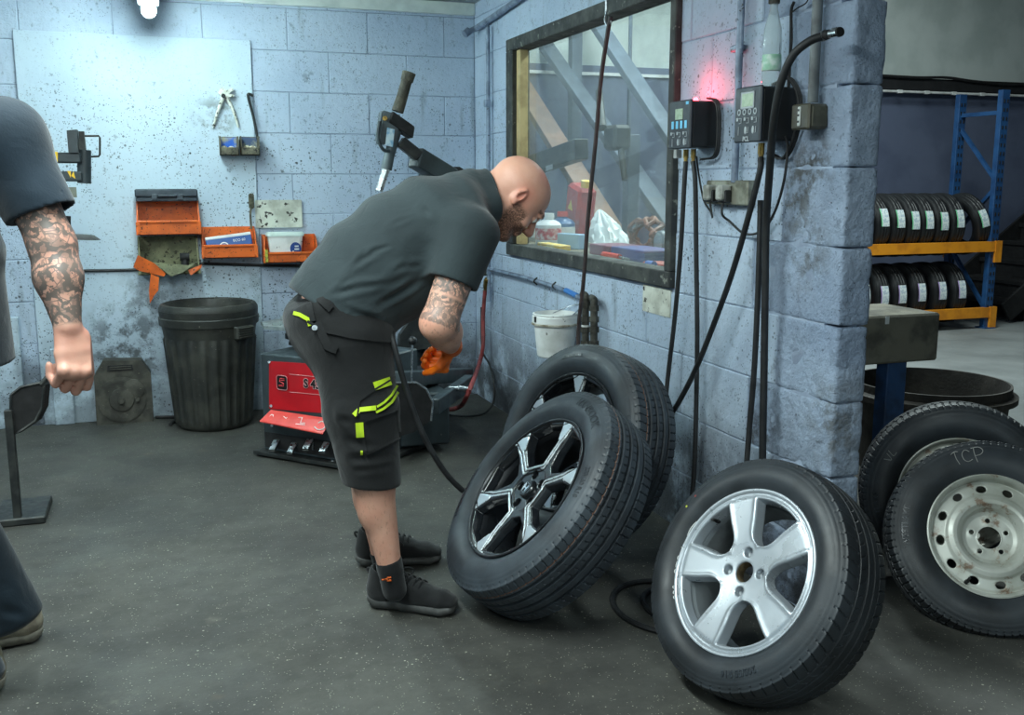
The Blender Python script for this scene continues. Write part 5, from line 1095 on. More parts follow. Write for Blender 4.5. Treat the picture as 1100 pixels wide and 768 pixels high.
# socks, shoes, gloves
for i, (hip, knee, calf, ank) in enumerate(legs):
    s = SDF(ank-np.array((.12, .1, .12)), ank+np.array((.12, .1, .14)), .0045); top = .028 if i == 0 else -.005
    s.bone(ank*.85+calf*.15, ank, .041, .0375, .01); s.bone(ank, ank+np.array((.012, 0, -.07)), .0375, .037, .01); s.cut(ank+np.array((0, 0, top)), (-.25, 0, 1), .003)
    m = s.mesh('sock'); relax(m, 1); obj('sock', finish(m, M_sock, 180), None, man)
sh1 = thing_s = None
hR, tR = onZ(399, 655), onZ(499, 666); hR = Vector((hR.x, hR.y+.040, 0)); tR = Vector((tR.x, tR.y+.045, 0))
_, _, SP = shoe(man, hR, tR, True, (M_shoe, M_sole))
hL, tL = onZ(385, 612), onZ(482, 607); hL = Vector((hL.x, hL.y+.04, 0)); tL = Vector((tL.x, tL.y+.045, 0)); shoe(man, hL, tL, False, (M_shoe, M_sole))
b = NB(); solid_poly(b, [SP(.50, .062, -.044), SP(.60, .058, -.045), SP(.56, .044, -.048), SP(.47, .046, -.047)], (0, -.002, 0)); 
for q in b.verts: q.co.y -= .0
obj('side_flash', b, mat('dark_grey_flash', (62, 64, 66), None, rough=.4), man) if False else b.free()
pa = Vector(legs[0][3])+Vector((-.022, -.040, -.018)); b = NB()
for q in ((0, 0), (.010, .004), (.010, -.005), (-.006, 0)): box(b, pa+Vector((q[0], 0, q[1])), (.013, .003, .005), .001)
obj('sock_motif', b, M_orange, man)
s = SDF(wrR-np.array((.13, .13, .17)), wrR+np.array((.12, .15, .09)), .0026); dR = J(474, 396, 3.03)-wrR
s.bone(wrR-(wrR-elR)*.10, wrR, .036, .034, .008); hand(s, wrR, dR, (.75, -.45, .1), 1, (62, 70, 40), 1.0, 40, 1.12)
m = s.mesh('glove'); relax(m, 1); obj('glove', finish(m, M_glove, 180), None, man)
s = SDF(wrL-np.array((.17, .17, .15)), wrL+np.array((.17, .13, .15)), .003); s.bone(wrL-(wrL-elL)*.12, wrL, .035, .033, .008); hand(s, wrL, (.25, -.9, .22), (-.2, .2, .95), -1, (45, 60, 40), .95, 40, 1.12)
m = s.mesh('glove'); relax(m, 1); obj('glove', finish(m, M_glove, 180), None, man)

# ---------------- the man at the left edge, walking out of the frame
YM = 2.50
man2 = thing('person', 'person in dark blue T-shirt with a tattooed arm, cut off at the left edge', 'person', (-.62, 2.85, 0))
G = lambda u, v, y=YM: np.array(onY(u, v, y))
cx2, cy2 = -.52, 2.62      # trunk axis
s = SDF((-.95, 2.10, .02), (-.15, 3.05, 1.86), .0046)
s.bone((cx2, cy2, .98), (cx2, cy2, 1.15), (.155, .11), (.150, .105), .03, lat=(.35, 1, 0)); s.bone((cx2, cy2, 1.15), (cx2-.01, cy2, 1.42), (.150, .105), (.175, .11), .03, lat=(.35, 1, 0))
H2, A2 = head(s, (cx2-.055, cy2+.02, 1.66), (-.93, .3, -.15), (0, 0, 1)); s.bone((cx2-.01, cy2, 1.44), H2(-.02, -.05), .062, .056, .03)
sL, eL, wL2 = G(6, 150, 2.38), G(56, 262, 2.34), G(73, 352, 2.29)
s.bone(sL, eL, .056, .046, .03); s.bone(eL, eL*.6+wL2*.4, .046, .047, .02); s.bone(eL*.6+wL2*.4, wL2, .047, (.031, .026), .02)
hand(s, wL2, G(84, 404, 2.27)-wL2, (.55, -.83, .12), -1, (50, 72, 45), 1.13, 30)
s.bone((cx2+.05, 2.84, 1.42), (cx2+.02, 2.90, 1.12), .056, .045, .03); s.bone((cx2+.02, 2.90, 1.12), (cx2-.13, 2.87, .92), .044, .03, .02)
hand(s, (cx2-.13, 2.87, .92), (-.3, 0, -1), (0, 1, 0), 1, (30, 35, 25))
me = s.mesh('body'); V = relax(me, 1); z0_ = np.zeros(len(V)); t1_, d1_ = along(V, sL, eL); t2_, d2_ = along(V, eL, wL2)
ta = ((d1_ < .08) | (d2_ < .075)).astype(float)*(1-sstep(.95, .99, t2_)); attr(me, 'beard', z0_); attr(me, 'red', .25*sstep(.98, 1.05, t2_)*(d2_ < .15)); attr(me, 'tattoo', ta); attr(me, 'hair', z0_)
obj('body', finish(me, M_skin2, 180), None, man2)
rel = V-H2(0, 0); s = SDF(H2(0, 0)-.15, H2(0, 0)+.15, .004); s.ell(H2(-.018, .038), (.104, .090, .083), A2, .01); s.cut(H2(.045, .05), A2[0]*.8-A2[1]*.35, .01); s.cut(H2(-.02, -.03), -A2[1], .01); obj('hair', finish(s.mesh('hair'), mat('brown_hair', (62, 48, 38), (44, 34, 28), 60, .7, bump=.8), 180), None, man2)
s = SDF((-.98, 2.10, .78), (-.12, 3.08, 1.60), .005)
s.bone((cx2+.02, cy2, .88), (cx2+.02, cy2, 1.15), (.190, .145), (.180, .135), .03, lat=(.35, 1, 0), cap=.3); s.bone((cx2+.02, cy2, 1.15), (cx2+.005, cy2, 1.40), (.180, .135), (.195, .13), .04, lat=(.35, 1, 0), cap=.6)
w = (eL-sL)/np.linalg.norm(eL-sL); pc = G(47, 229, 2.35); s2 = SDF((-.98, 2.10, .78), (-.12, 3.08, 1.60), .005); s2.bone(sL+np.array((-.01, .01, .0)), pc+w*.06, (.078, .082), (.068, .070), .02); s2.bone((cx2+.03, cy2-.05, 1.43), sL, .08, .08, .04); s2.cut(pc, w, .002); s2.bone(pc-w*.03, pc+w*.07, .058, .060, .003, sub=True); s.bone((cx2+.05, 2.84, 1.42), (cx2+.03, 2.89, 1.22), .085, .075, .05)
s.comb(s.grid()[0], s2.F, .04)
s.cut((cx2, cy2, .885), (0, 0, -1), .003); s.bone((cx2-.01, cy2, 1.46), H2(-.02, -.05), .068, .064, .01, sub=True)
me = s.mesh('t_shirt'); relax(me, 2)
creases(me, [(G(10, 180, 2.26), G(50, 175, 2.26), .014, .006), (G(20, 210, 2.26), G(50, 200, 2.26), .012, .006), (G(5, 140, 2.26), G(35, 160, 2.26), .012, .005), (G(0, 250), G(20, 300), .014, .008), (G(5, 290), G(35, 310), .012, .007), (G(0, 330), G(30, 270), .012, .006)])
obj('t_shirt', finish(me, M_shirt2, 180), None, man2)
s = SDF((-.98, 2.15, .02), (-.15, 3.05, 1.02), .005)
kn1, an1 = np.array((-.53, 2.74, .50)), G(10, 664, 2.74); kn2, an2 = np.array((-.60, 2.46, .50)), G(-34, 735, 2.42)
s.ell((cx2+.01, cy2, .90), (.14, .17, .12), ax((.35, 1, 0), (0, 0, 1)), .04)
s.bone((cx2+.01, 2.71, .86), kn1, .105, .078, .04); s.bone(kn1, an1, .078, (.078, .085), .03, cap=.4); s.bone((cx2, 2.53, .86), kn2, .105, .078, .04); s.bone(kn2, an2, .078, .082, .03, cap=.4)
s.cut((0, 0, .055), (-.1, 0, -1), .003); s.cut((0, 0, .99), (0, 0, 1), .003)
me = s.mesh('trousers'); relax(me, 2); creases(me, [(G(2, 600, 2.66), G(35, 590, 2.66), .014, .009), (G(5, 630, 2.66), G(40, 640, 2.66), .014, .009), (G(0, 550, 2.66), G(25, 540, 2.66), .014, .006), (G(0, 655, 2.66), G(40, 665, 2.66), .012, .007), (G(0, 480, 2.66), G(15, 420, 2.66), .014, .006)])
obj('trousers', finish(me, M_trou, 180), None, man2)
M_tan = mat('worn_tan_leather', (150, 142, 124), (112, 104, 90), 16, .7, bump=.2); M_tsole = mat('dirty_pale_sole', (128, 124, 112), (96, 92, 82), 20, .8)
h_ = onZ(49, 690); shoe(man2, (h_.x-.012, h_.y+.035, 0), (h_.x-.29, h_.y+.0, 0), False, (M_tan, M_tsole), laces=False)
h_ = onZ(8, 745); shoe(man2, (h_.x-.01, h_.y+.03, 0), (h_.x-.28, h_.y+.0, 0), False, (M_tan, M_tsole), laces=False)
# ------------------------------------------------------------------ right wall: window-side services, inflators, hoses
def xx(u, v, d=0.): return onX(u, v, XR-d)
M_cond = M_gsteel
# pipe with clips under the window, ending in a valve stack
b = NB(); P = [xx(u, v, .035) for u, v in ((518, 287), (560, 297), (600, 309), (628, 322))]; tube(b, [P[0]]+P[1:], .011, 10, smooth=False); t = thing('air_pipe', 'blue-grey air pipe clipped to the right wall below the window', 'pipe', P[0]); obj('pipe_run', b, M_cond, t)
for u, v in ((577, 302), (597, 307)): b = NB(); q = xx(u, v, .035); tube(b, [q+Vector((0, 0, .018)), q+Vector((-.018, 0, 0)), q+Vector((0, 0, -.018))], .004, 6); obj('clip', b, M_dgrey, t)
b = NB(); cyl(b, xx(608, 312, .035), xx(620, 318, .035), .013, None, 10); obj('blue_sleeve', b, mat('blue_sleeve', (60, 120, 190), None, rough=.5), t)
b = NB(); cyl(b, xx(521, 284, .03), xx(521, 296, .03), .016, None, 10); obj('pipe_elbow', b, M_dgrey, t)
t = thing('pipe_fittings', 'pair of corroded vertical pipe fittings on the wall right of the white bucket', 'pipe', xx(634, 345, .05)); M_corr = mat('corroded_fitting', (58, 56, 50), (90, 88, 80), 20, .7, .4, bump=.4)
for u, h in ((629, 318), (638, 322)):
    b = NB(); tube(b, [xx(u-3, h-2, .03), xx(u, h, .05), xx(u, h+8, .055), xx(u, 376, .055)], .016, 12, 4); 
    for vv in (h+6, 340, 351, 366): cyl(b, xx(u, vv, .055), xx(u, vv+6, .055), .022, None, 6)
    obj('fitting', b, M_corr, t)
obj('tape_wrap', cyl(NB(), xx(629, 349, .055), xx(629, 353, .055), .019, None, 12), M_white, t)
# bucket hung on the wall
c0 = xx(595, 378, .125); ct = xx(592, 338, .14); t = thing('bucket', 'white plastic bucket hanging on the right wall under the window', 'bucket', (XR-.12, c0.y, c0.z)); Mb_ = Matrix.Translation((XR-.118, c0.y, c0.z-.02))
b = lathe(NB(), [(0, .0), (.078, 0), (.084, .006), (.100, .155), (.108, .157), (.108, .188), (.103, .190), (.103, .194), (.106, .200), (.098, .202), (.094, .15), (.078, .012), (0, .01)], 48, Mb_); obj('bucket_body', b, M_white, t)
b = lathe(NB(), [(.107, .152), (.112, .150), (.112, .157), (.107, .160)], 48, Mb_); obj('grimy_rib', b, mat('grimy_rib', (120, 112, 92), (180, 176, 164), 30, .6), t)
b = NB(); box(b, Mb_ @ Vector((-.106, -.02, .178)), (.010, .014, .026), .002); obj('bucket_lug', b, M_dgrey, t); b = NB(); tube(b, [Mb_ @ Vector((0, -.108, .175)), Mb_ @ Vector((.09, -.06, .22)), Mb_ @ Vector((.116, 0, .235)), Mb_ @ Vector((.09, .06, .22)), Mb_ @ Vector((0, .108, .175))], .003, 6); obj('bail_handle', b, M_steel, t)
# long hanging rubber line
t = thing('hanging_hose', 'long thin dark hose hanging straight down in front of the window', 'hose', xx(651, 20, .25)); 
def yy(u, v): return onX(u, v, XR-.25)
b = NB(); tube(b, [yy(656, 18), yy(652, 40), yy(645, 90), yy(640, 150), yy(632, 230), yy(627, 300), yy(622, 345), yy(621, 372)], .0085, 8); obj('hose_line', b, mat('brown_rubber', (52, 42, 42), (70, 56, 54), 20, .5), t)
b = NB(); tube(b, [yy(651, -40), yy(651, 10), yy(650, 22), yy(653, 27), yy(656, 24), yy(655, 19)], .004, 6); obj('hook', b, M_steel, t)
# control boxes (tyre inflators)
def dev(name, label, u0, u1, v0, v1, d, parts, logo, tilt=0):
    """front face seen at pixels u0..u1, v0..v1, standing d off the wall"""
    a = xx(u0, v1, d); c = xx(u1, v0, d); y1, y0 = a.y, c.y; z0 = (xx(u0, v1, d).z+xx(u1, v1+6, d).z)/2; z1 = (xx(u0, v0+8, d).z+xx(u1, v0, d).z)/2
    t = thing(name, label, 'tyre inflator', (XR, (y0+y1)/2, z0)); X = XR-d; W = y1-y0; Hh = z1-z0
    bx_ = obj('housing', box2(NB(), (X+.010, y0+.004, z0+.004), (XR+.0, y1-.004, z1-.004), .006), M_black, t); obj('face_panel', box2(NB(), (X, y0, z0), (X+.012, y1, z1), .004), mat('panel_slate', (50, 56, 64), (42, 47, 54), 9, .45), t)
    Mf = basis((X-.0008, (y0+y1)/2, z0), (0, -1, 0), (0, 0, 1)); return t, Mf, W, Hh, X, y0, y1, z0, z1
M_lcd = mat('lcd_grey_green', (168, 186, 158), (150, 168, 142), 20, .3); M_lightblue = mat('button_blue', (120, 200, 236), None, rough=.4); M_sil = mat('printed_grey', (170, 176, 180), None, rough=.5)
def icons(t, Mf, W, Hh, rows, blue):
    for r_, zc in rows:
        for k in range(3 if r_ < 9 else 4):
            x = -W*.30+k*W*.29
            if r_ == 0:
                b = NB(); box(b, (x-.010, zc*Hh+.004, .0), (.010, .010, .0012), .001, Mf); tube(b, [Mf @ Vector(p) for p in ((x, zc*Hh+.006, .0008), (x+.014, zc*Hh+.006, .0008), (x+.014, zc*Hh-.008, .0008), (x+.002, zc*Hh-.008, .0008))], .0013, 4, smooth=False); obj('printed_icon', b, M_sil, t)
            elif r_ == 1:
                b = NB()
                if k == 0: tube(b, [Mf @ Vector(p) for p in ((x, zc*Hh+.012, .0008), (x, zc*Hh-.014, .0008))], .0012, 4, smooth=False)
                else: lathe(b, [(0, .0014), (.008, .0014), (.0085, -.0006)], 14, Mf @ Matrix.Translation((x-.003, zc*Hh, 0)) @ Matrix.Diagonal((.7, 1.4, 1, 1))); tube(b, [Mf @ Vector(p) for p in ((x+.002, zc*Hh-.008, .0008), (x+.012, zc*Hh-.008, .0008), (x+.012, zc*Hh+.010, .0008))], .0013, 4, smooth=False)
                obj('printed_icon', b, M_sil, t)
            elif r_ == 9:
                x = -W*.30+k*W*.205; b = NB()
                if blue: box(b, (x, zc*Hh, .0004), (.0155, .026, .0022), .001, Mf); obj('button', b, M_lightblue, t)
                else: lathe(b, [(.0055, .001), (.0095, .001), (.0095, -.0005)], 16, Mf @ Matrix.Translation((x, zc*Hh, 0))); obj('button', b, M_sil, t)
t, Mf, W, Hh, X, y0, y1, z0, z1 = dev('tyre_inflator', 'black wall-mounted tyre inflator with blue buttons and a glowing red lamp on top', 718, 742, 104, 157, .115, None, None)
fp = (X, y0, z0)
obj('lcd', box(NB(), (-.002, .72*Hh, .0), (.052, .036, .002), .001, Mf), M_lcd, t); icons(t, Mf, W, Hh, ((9, .50), (0, .30), (1, .14)), True)
obj('maker_mark', box(NB(), (W*.36, .93*Hh, 0), (.018, .010, .0012), .001, Mf), M_lightblue, t)
L_ = Vector((X+.055, (y0+y1)/2-.01, z1+.001)); obj('red_lamp', lathe(NB(), [(0, .010), (.006, .009), (.009, .004), (.009, -.003)], 14, Matrix.Translation(L_)), emis('red_led', (255, 40, 50), 28), t)
ld = bpy.data.lights.new('red_lamp_light', 'POINT'); ld.energy = .7; ld.color = (1, .06, .08); ld.shadow_soft_size = .01; lo_ = bpy.data.objects.new('red_lamp_light', ld); scn.collection.objects.link(lo_); lo_.location = L_+Vector((0, 0, .03))
b = NB(); 
for q in range(3): tube(b, [Vector((XR-.03-.006*q, y0+.02, z1+.006)), Vector((XR-.02-.006*q, y0-.018, z1-.01)), Vector((XR-.015-.006*q, y0-.028, (z0+z1)/2)), Vector((XR-.015-.006*q, y0-.016, z0-.02)), Vector((XR-.03-.006*q, y0+.05, z0-.035))], .0035, 6)
obj('coiled_lead', b, M_rubh, t)
fit1 = []
for u, v in ((737, 158), (745, 160)):
    p = Vector((XR-.06, xx(u, v, .06).y, z0)); b = cyl(NB(), p, p-Vector((0, 0, .030)), .009, None, 6); cyl(b, p-Vector((0, 0, .030)), p-Vector((0, 0, .044)), .007, None, 10); obj('brass_outlet', b, M_brass, t); fit1.append(p-Vector((0, 0, .042)))
p = Vector((XR-.06, xx(728, 160, .06).y, z0)); b = box(NB(), p-Vector((0, 0, .014)), (.022, .022, .03), .002); obj('drain_block', b, mat('grey_block', (170, 172, 170), None, rough=.5), t)
t, Mf, W2_, Hh2, X2, y02, y12, z02, z12 = dev('tyre_inflator', 'larger black wall-mounted tyre inflator with grey-green screen and plastic bottle on top', 788, 818, 89, 150, .13, None, None)
obj('lcd_frame', box(NB(), (.002, .76*Hh2, -.0002), (.072, .050, .002), .003, Mf), M_sil, t); obj('lcd', box(NB(), (.002, .76*Hh2, .0008), (.060, .038, .002), .001, Mf), M_lcd, t); icons(t, Mf, W2_, Hh2, ((9, .55), (0, .40), (1, .22)), False)
text('maker_mark', 'PCL', .020, Mf @ Matrix.Translation((.0, .06*Hh2, .0008)), M_sil, t, bold=.0006)
b = NB()
for q in range(3): tube(b, [Vector((XR-.05-.006*q, y02+.05, z12+.006)), Vector((XR-.03-.006*q, y02-.0, z12+.02)), Vector((XR-.012-.006*q, y02-.030, z12-.04)), Vector((XR-.012-.006*q, y02-.024, z02+.03)), Vector((XR-.02-.006*q, y02+.02, z02-.045)), Vector((XR-.03-.006*q, y02+.09, z02-.03))], .004, 6)
obj('coiled_lead', b, M_rubh, t)
p2 = Vector((XR-.07, xx(818, 155, .07).y, z02)); b = cyl(NB(), p2, p2-Vector((0, 0, .034)), .010, None, 6); cyl(b, p2-Vector((0, 0, .034)), p2-Vector((0, 0, .050)), .008, None, 10); obj('brass_outlet', b, M_brass, t)
# bottle on the larger inflator
pb = Vector((XR-.07, xx(828, 88, .07).y, z12)); t = thing('water_bottle', 'clear crumpled plastic bottle standing upside down on the larger inflator', 'bottle', pb); g = NT('clear_plastic'); g.set(lin((226, 236, 236)), .12); g.b.inputs['Transmission Weight'].default_value = .75; g.b.inputs['IOR'].default_value = 1.25
b = NB(); prof = [(0, 0), (.030, .0), (.033, .008), (.033, .05), (.029, .07), (.033, .09), (.034, .13), (.029, .165), (.018, .205), (.0135, .222), (.0135, .235), (0, .235)]; lathe(b, prof, 28, Matrix.Translation(pb))
for v in b.verts:
    if .01 < v.co.z-pb.z < .17: v.co.y += .004*math.sin((v.co.z-pb.z)*70)*math.sin((v.co.x-pb.x)*90)
[setattr(v, 'co', Vector((pb.x+(v.co.x-pb.x)*.82, pb.y+(v.co.y-pb.y)*.82, v.co.z))) for v in b.verts]; obj('bottle_body', b, g.m, t); b = lathe(NB(), [(0, .235), (.016, .235), (.017, .238), (.017, .252), (.0, .254)], 18, Matrix.Translation(pb)); obj('cap', b, M_corr, t); b = lathe(NB(), [(.0280, .045), (.0288, .047), (.0285, .075), (.0275, .09)], 28, Matrix.Translation(pb)); obj('green_label', b, mat('pale_green_label', (150, 196, 170), (214, 226, 220), 30, .5), t)
# conduits and sockets
def conduit(label, u, v1, d=.03, r=.012, z_top=2.33, m=M_cond, clips=()):
    p = xx(u, v1, d); t = thing('conduit', label, 'pipe', p); b = NB(); tube(b, [p, Vector((p.x, p.y, z_top))], r, 12, smooth=False); obj('pipe_run', b, m, t)
    for vz in clips: q = xx(u, vz, d); b = NB(); box(b, (q.x+.012, q.y, q.z), (.03, .055, .022), .005); cyl(b, (q.x-.002, q.y-.022, q.z), (q.x-.012, q.y-.022, q.z), .008, None, 10); obj('clip', b, m, t)
    return p
conduit('blue-painted vertical conduit between the two inflators above the twin socket', 789, 196, clips=(52,)); conduit('thinner second conduit just right of the one above the twin socket', 796, 52, r=.007, z_top=2.33)
conduit('grey vertical conduit coming down to the square junction box', 873, 110, r=.015, m=mat('weathered_conduit', (112, 118, 120), (88, 92, 94), 14, .6))
M_box = mat('weathered_box', (98, 96, 82), (70, 68, 58), 14, .55, .3, bump=.2)
a = xx(758, 217, .035); c = xx(803, 198, .035); t = thing('twin_socket', 'weathered metal twin wall socket with two plugs below the conduit', 'socket', ((XR, (a.y+c.y)/2, a.z))); zc = (a.z+c.z)/2; ym = (a.y+c.y)/2
obj('back_box', box2(NB(), (XR-.035, c.y, zc-.037), (XR, a.y-.0, zc+.043), .004), mat('grey_steel_box', (150, 150, 136), (96, 94, 80), 16, .5, .4, bump=.2), t)
pl = []
for u, m_ in ((764, M_white), (778, M_white)):
    q = xx(u, 211, .05); q = Vector((XR-.035, q.y, zc)); b = box2(NB(), (XR-.075, q.y-.019, zc-.022), (XR-.035, q.y+.019, zc+.028), .005); obj('plug', b, mat('plug_grey', (176, 178, 172), (120, 120, 112), 20, .5), t); b = box2(NB(), (XR-.062, q.y-.024, zc-.030), (XR-.036, q.y+.024, zc+.012), .004); obj('plug_skirt', b, M_black, t); pl.append(Vector((XR-.055, q.y, zc-.028)))
a = xx(849, 141, .07); c = xx(869, 110, .07); t = thing('junction_box', 'square brown weathered junction box right of the larger inflator', 'electrical box', (XR, (a.y+c.y)/2, a.z)); zz0, zz1 = a.z+.004, c.z-.002
obj('box_body', box2(NB(), (XR-.062, c.y, zz0), (XR, a.y, zz1), .008), M_box, t); obj('cover', box2(NB(), (XR-.070, c.y-.001, zz0-.001), (XR-.058, a.y+.001, zz1+.001), .005), mat('cover_brown', (84, 80, 66), (64, 60, 50), 14, .5), t); b = box2(NB(), (XR-.073, (a.y+c.y)/2-.006, (zz0+zz1)/2-.026), (XR-.069, (a.y+c.y)/2+.008, (zz0+zz1)/2+.028), .002); obj('label_sticker', b, M_white, t)
for dz in (-.014, .004, .018): obj('label_print', box(NB(), (XR-.0735, (a.y+c.y)/2+.001, (zz0+zz1)/2+dz), (.001, .007, .006)), M_black, t)
# leads and hoses
b = NB(); tube(b, [pl[0], pl[0]+Vector((0, -.02, -.05)), xx(764, 228, .03), xx(756, 215, .03), xx(751, 190, .03), xx(748, 168, .05)], .0035, 6); obj('power_lead', b, M_rubh, label='thin lead from the left plug up to the smaller inflator', cat='cable')
b = NB(); tube(b, [pl[1], pl[1]+Vector((0, -.0, -.04)), xx(784, 238, .03), xx(800, 251, .03), xx(818, 248, .03), xx(832, 228, .03), xx(842, 195, .03), xx(846, 160, .03), xx(844, 146, .04)], .0042, 6); obj('power_lead', b, M_rubh, label='looping black lead from the right plug up to the larger inflator', cat='cable')
b = NB(); tube(b, [xx(847, 96, .03), xx(849, 60, .025), xx(850, 40, .025), xx(850, 12, .02), xx(853, 2, .02)], .0045, 6); tube(b, [xx(850, 14, .02), xx(856, 9, .02), xx(866, 3, .02), xx(870, -6, .02)], .002, 5); obj('power_lead', b, M_blackm, label='black lead running up the wall behind the nozzle hose', cat='cable')
b = NB(); tube(b, [fit1[0], xx(735, 200, .07), xx(731, 270, .07), xx(725, 340, .07), xx(718, 400, .08), xx(714, 440, .10), xx(712, 470, .10)], .0085, 10); obj('air_hose', b, M_rubh, label='left hose of the smaller inflator, hanging behind the twin black alloy wheels', cat='hose')
b = NB(); tube(b, [fit1[1], xx(747, 200, .06), xx(748, 280, .05), xx(749, 360, .05), xx(748, 430, .05), xx(746, 500, .06), xx(742, 545, .08)], .0085, 10); obj('air_hose', b, M_rubh, label='right hose of the smaller inflator, hanging straight down the wall', cat='hose')
b = NB(); tube(b, [p2-Vector((0, 0, .045)), xx(816, 185, .08), xx(802, 240, .08), xx(786, 295, .08), xx(768, 345, .08), xx(748, 395, .09), xx(728, 434, .10), xx(712, 456, .12)], .0095, 10); obj('air_hose', b, M_rubh, label='hose of the larger inflator slanting down left towards the leaning wheels', cat='hose')
t = thing('nozzle_hose', 'thick black hose arching over the larger inflator with a metal nozzle end', 'hose', xx(835, 150, .17))
b = NB(); HP_ = [xx(886, 38, .10), xx(870, 44, .13), xx(853, 58, .155), xx(842, 80, .165), xx(835, 105, .165), xx(830, 140, .15), xx(827, 180, .12), xx(823, 240, .08), xx(822, 300, .07), xx(821, 380, .06), xx(820, 440, .06), xx(819, 500, .06), xx(818, 540, .06)]; tube(b, HP_, .0115, 12); obj('hose_body', b, M_rubh, t)
b = cyl(NB(), xx(883, 39, .10), xx(887, 37.5, .10), .0145, None, 14); obj('ferrule', b, M_steel, t); b = cyl(NB(), xx(890, 37, .10), xx(902, 34.5, .10), .010, None, 14); cyl(b, xx(895, 33, .10), xx(901, 32, .10), .008, None, 10); obj('nozzle', b, M_steel, t); obj('nozzle_collar', cyl(NB(), xx(886.5, 38, .10), xx(891, 36.5, .10), .012, None, 14), M_blackm, t); obj('nozzle_tip', cyl(NB(), xx(901, 34.8, .10), xx(903, 34, .10), .0125, None, 14), M_blackm, t)
b = NB(); tube(b, [xx(817, 215, .05), xx(816, 260, .05), xx(814, 320, .05), xx(810, 400, .05), xx(805, 460, .05), xx(802, 500, .06), xx(800, 530, .06)], .0095, 10); obj('air_hose', b, M_rubh, label='straight hose hanging just left of the nozzle hose down to the silver wheel', cat='hose')
for i, (rr_, cc_) in enumerate(((.20, (1.42, 2.62)), (.15, (1.47, 2.60)))):
    b = NB(); tube(b, [(cc_[0]+rr_*math.cos(a)*.8, cc_[1]+rr_*math.sin(a), .010+.004*i) for a in np.linspace(0, 2*math.pi*.93, 22)], .009, 8, 3); obj('floor_hose', b, M_rubh, label=('outer loop' if i == 0 else 'inner loop')+' of black hose lying on the dark floor between the leaning wheels', cat='hose')
# the hose the man works with: hangs from his waist to the wheel
b = NB(); tube(b, [np.array(J(418, 346, 2.93)), J(421, 362, 2.86), J(427, 385, 2.84), J(437, 420, 2.84), J(448, 452, 2.84), J(465, 487, 2.84), J(482, 512, 2.85), J(497, 527, 2.87)], .0088, 10, 8); obj('air_hose', b, M_rubh, label='black air hose hanging from the man\'s middle towards the front alloy wheel', cat='hose')

# ------------------------------------------------------------------ behind the window
def gz(u, v, X): return onX(u, v, X)
bench = obj('window_bench', box2(NB(), (1.92, 3.52, .90), (2.55, 6.4, .945), .004), mat('bench_board', (120, 112, 92), (88, 82, 70), 8, .7), label='cluttered wooden bench behind the window', cat='bench')
bpy.data.objects['window_bench'].select_set(False)
b = NB()
for y in (3.58, 6.3):
    for x in (1.96, 2.5): box2(b, (x-.03, y-.03, 0), (x+.03, y+.03, .90))
obj('bench_legs', b, M_dgrey, bench)
X1 = 2.15
def bottle(u0, u1, v0, v1, X, c, capc, label, trig=False):
    p = gz((u0+u1)/2, v1, X); p = Vector((p.x, p.y, .946)); top = gz((u0+u1)/2, v0, X).z; h = max(.1, top-.946); r = abs(gz(u0, v1, X).y-gz(u1, v1, X).y)*.42; t = thing('bottle', label, 'bottle', p)
    obj('bottle_body', lathe(NB(), [(0, 0), (r*.95, 0), (r, .01), (r, h*.62), (r*.8, h*.72), (r*.38, h*.8), (r*.38, h*.86), (0, h*.86)], 20, Matrix.Translation(p)), c, t); obj('cap', lathe(NB(), [(0, h*.84), (r*.45, h*.84), (r*.42, h), (0, h)], 14, Matrix.Translation(p)), capc, t)
    obj('label_band', lathe(NB(), [(r+.0006, h*.15), (r+.0012, h*.17), (r+.0012, h*.5), (r+.0006, h*.52)], 20, Matrix.Translation(p)), M_white if c is not M_white else mat('label_red', (190, 50, 50), (220, 200, 190), 40, .5), t); return t
M_bblue = mat('bottle_blue', (60, 96, 140), None, rough=.35); M_redc = mat('cap_red', (200, 60, 50), None, rough=.4)
bottle(571, 581, 232, 270, 2.2, mat('bottle_grey', (150, 156, 156), None, rough=.4), M_white, 'grey bottle with white cap behind the window, leftmost of three'); bottle(583, 595, 229, 271, 2.15, M_white, M_white, 'white bottle with red label behind the window, middle of three'); bottle(598, 610, 227, 272, 2.27, M_bblue, M_redc, 'blue bottle with red cap behind the window, rightmost of three')
def bx2(nm, lb, cat_, u0, u1, v0, v1, X, dep, m, rz=0.):
    a = gz(u0, v1, X); c = gz(u1, v0, X); z0 = .946; h = max(.02, gz((u0+u1)/2, v0, X).z-z0); w = abs(a.y-c.y); M = Matrix.Translation((X+dep/2, (a.y+c.y)/2, z0+h/2)) @ Matrix.Rotation(rz, 4, 'Z'); return obj(nm, box(NB(), (0, 0, 0), (dep, w, h), .004, M), m, label=lb, cat=cat_)
M_yel = mat('yellow_card', (220, 180, 60), (236, 220, 160), 20, .6)
bx2('small_carton', 'yellow and white small box at the front of the window bench', 'box', 577, 600, 262, 272, 1.97, .07, M_yel); bx2('paper_carton', 'pale blue card box behind the window, in front of the bottles', 'box', 602, 616, 251, 272, 2.10, .05, mat('pale_blue_card', (150, 180, 208), None, rough=.6), .3)
bx2('parts_tray', 'purple-red plastic tray under the white bag behind the window', 'tray', 633, 655, 263, 276, 2.05, .18, mat('purple_tray', (120, 60, 84), None, rough=.5)); bx2('parts_tray', 'long blue plastic tray right of the purple one behind the window', 'tray', 656, 692, 267, 280, 2.05, .18, mat('blue_tray', (56, 66, 130), None, rough=.5)); bx2('parts_tray', 'low red tray at the right end of the window bench', 'tray', 690, 710, 284, 292, 1.98, .09, mat('red_tray', (180, 70, 56), None, rough=.5))
